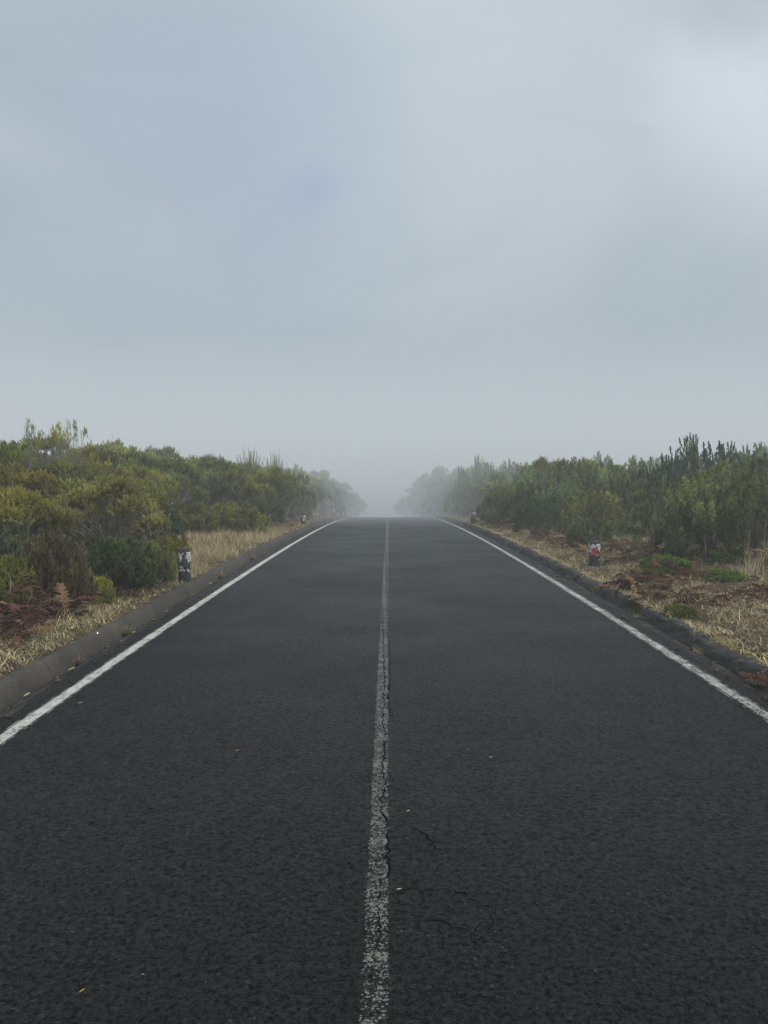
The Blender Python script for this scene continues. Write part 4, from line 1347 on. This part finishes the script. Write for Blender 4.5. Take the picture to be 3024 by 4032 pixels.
# clods and stones broken off the right kerb and lying in both gutters: too many and small to count
gv = Bag()
for _ in range(900):
    left = rs.random() < 0.45
    y = 4.5 * (40 / 4.5) ** rs.random()
    x = rs.uniform(-2.93, -2.66) if left else rs.uniform(2.84, 3.12)
    s = rs.gamma(2.0, 0.0042) * (1 + y / 30)
    s = min(s, 0.03)
    z0 = float(gut_l(np.array(x), np.array(y)) if x < -2.72 else gut_r(np.array(x), np.array(y)) if x > 2.9 else crest(y))
    V = np.array([[1, 0, 0], [-1, 0.1, 0], [0, 1, 0], [0.1, -1, 0], [0, 0, 0.8], [0, 0, -0.5]]) * s * rs.uniform(0.6, 1.3, (6, 1)) @ rotm(rs.uniform(0, 6), 0.2).T + [x, y, z0 + s * 0.2]
    F = [(0, 2, 4), (2, 1, 4), (1, 3, 4), (3, 0, 4), (2, 0, 5), (1, 2, 5), (3, 1, 5), (0, 3, 5)]
    cc = [DKBR * 0.9, np.array([0.07, 0.068, 0.06]), np.array([0.13, 0.125, 0.11]), TAN * 0.6][rs.integers(4)]
    gv.add(V, F, cc)
tag(link('gravel', gv.mesh('gravel'), M['tint']), 'grit and small stones lying in both gutters', 'gravel', kind='stuff')


def leaf_obj(name, x, y, z, s, rz, col, label, cat, curl=0.3, mat='tint'):
    b = Bag()
    V = [(-1, 0, 0), (-0.4, 0.28, curl * 0.3), (0.35, 0.33, curl * 0.5), (1, 0.05, curl * 1.0), (0.3, -0.25, curl * 0.35), (-0.45, -0.22, curl * 0.1), (-0.05, 0.02, 0.03)]
    b.add(np.array(V) * s, [(0, 6, 1), (1, 6, 2), (2, 6, 3), (3, 6, 4), (4, 6, 5), (5, 6, 0)], col)
    o = link(name, b.mesh(name), M[mat])
    o.location = (x, y, z)
    o.rotation_euler = (0, 0, rz)
    return tag(o, label, cat)


def on_road(px, py):
    x, y = gp(px, py)
    return x, y, cz(y) + 0.009


YL = (0.34, 0.25, 0.07)
for (px, py, s, rz, c, lab) in [(512, 1625, 0.018, 0.3, YL, 'yellow-brown leaf on the asphalt left of the centre line'),
                                (1060, 1638, 0.014, 0.1, (0.5, 0.5, 0.46), 'pale scrap on the asphalt right of the cracked centre line'),
                                (882, 1755, 0.013, 0.2, (0.50, 0.50, 0.36), 'small pale leaf on the asphalt above the branching crack'),
                                (176, 2148, 0.012, 0.8, YL, 'yellow-brown leaf near the lower left picture corner'),
                                (1011, 1622, 0.008, 0.8, (0.5, 0.5, 0.46), 'tiny pale fleck left of the pale scrap on the right lane'),
                                (862, 1925, 0.013, 0.0, (0.45, 0.46, 0.30), 'pale lichen fleck at the start of the crack right of the centre line'),
                                (172, 1522, 0.022, 0.2, (0.40, 0.40, 0.36), 'grey-white scrap just inside the left edge line'),
                                (308, 2112, 0.006, 0.2, (0.5, 0.5, 0.46), 'tiny pale chip on the dark asphalt at lower left')]:
    x, y, z_ = on_road(px, py)
    leaf_obj('fallen_leaf' if c == YL else 'pale_scrap', x, y, z_, s, rz, c, lab, 'leaf' if c == YL else 'scrap')
leaf_obj('litter_scrap', -2.965, 7.75, cz(7.75) + 0.108, 0.028, 1.9, (0.85, 0.85, 0.83), 'bright white scrap of litter lying on top of the left kerb', 'litter', 0.5, 'scrap')
leaf_obj('litter_scrap', -2.925, 5.55, cz(5.55) + 0.05, 0.014, 0.4, (0.85, 0.85, 0.83), 'tiny white scrap on the face of the left kerb at the picture edge', 'litter', 0.4, 'scrap')
for (x, y, s, rz, lab) in [(-2.80, 6.7, 0.05, 1.3, 'long dry yellowish leaf blade lying in the left gutter by the small dry weed'),
                           (-2.82, 5.9, 0.05, 1.5, 'dry leaf blade in the left gutter closest to the picture edge'),
                           (-2.80, 9.6, 0.04, 1.2, 'pale dry leaf in the left gutter past the green tuft'),
                           (-2.78, 8.3, 0.035, 1.3, 'pale grey dry leaf between the green tuft and the left edge line'),
                           (-2.84, 12.2, 0.06, 1.2, 'pale green leaf blade in the left gutter below the bare weed')]:
    leaf_obj('dry_leaf', x, y, cz(y) + 0.012, s, rz, (0.33, 0.30, 0.17), lab, 'leaf', 0.15)

# gorse flowers on a right-hand bush
fl = empty('gorse_bush', (4.45, 32.2, float(ground_z(4.45, 32.2))))
tag(fl, 'misty bush with small yellow flower heads on the right, short of the spiky skyline heath', 'bush')
fl.scale = (0.75, 0.75, 1.15)
f = link('foliage', VAR[('plume', 2)][0], M['leaf'], fl); f.color = (*GREY, 1)
link('stem', VAR[('plume', 2)][1], M['bark'], fl)
b = Bag()
for k in range(26):
    cx, czz = rs.normal(-0.15, 0.35), 1.35 + rs.normal(0, 0.10)
    c0 = np.array([cx, -0.35 + rs.normal(0, 0.1), czz])
    for q in range(14):
        p = c0 + rs.normal(0, 0.022, 3)
        b.add([p, p + rs.normal(0, 0.022, 3), p + rs.normal(0, 0.022, 3)], [(0, 1, 2)], (0.62, 0.52, 0.06))
link('flowers', b.mesh('flowers'), M['tint'], fl)


# ------------------------------------------------------------------ mist
def fog_volume(name, x0, x1, prof, density, label):
    """closed body of mist: side profile (y, z) carried from x0 to x1"""
    n = len(prof)
    V = [(x0, y, z) for y, z in prof] + [(x1, y, z) for y, z in prof]
    F = [tuple(range(n)), tuple(range(2 * n - 1, n - 1, -1))] + [(i, i + n, (i + 1) % n + n, (i + 1) % n) for i in range(n)]
    me = bpy.data.meshes.new(name)
    me.from_pydata(V, [], F)
    import bmesh
    bm = bmesh.new()
    bm.from_mesh(me)
    bmesh.ops.recalc_face_normals(bm, faces=bm.faces)      # faces outward, or the mist would fill the outside
    bm.to_mesh(me)
    bm.free()
    m = bpy.data.materials.new(name)
    m.use_nodes = True
    t = NT(m.node_tree)
    pv = t.n('ShaderNodeVolumePrincipled', inp={'Color': (0.955, 0.98, 1.0, 1), 'Density': density, 'Anisotropy': 0.0})
    t.n('ShaderNodeOutputMaterial', inp={'Volume': pv.outputs[0]})
    o = link(name, me, m)
    return tag(o, label, kind='stuff')


zmin = float(crest(400)) - 2
fog_volume('haze', -222, 222, [(-42, zmin), (402, zmin), (402, 7.2), (-42, 7.2)], 0.0048, 'thin mist over the whole road and heath')
fog_volume('fog_bank', -221, 221, [(26, zmin + 0.5), (401, zmin + 0.5), (401, 7.0), (30, 7.0)], 0.027, 'denser fog bank rolling over the crest of the road')
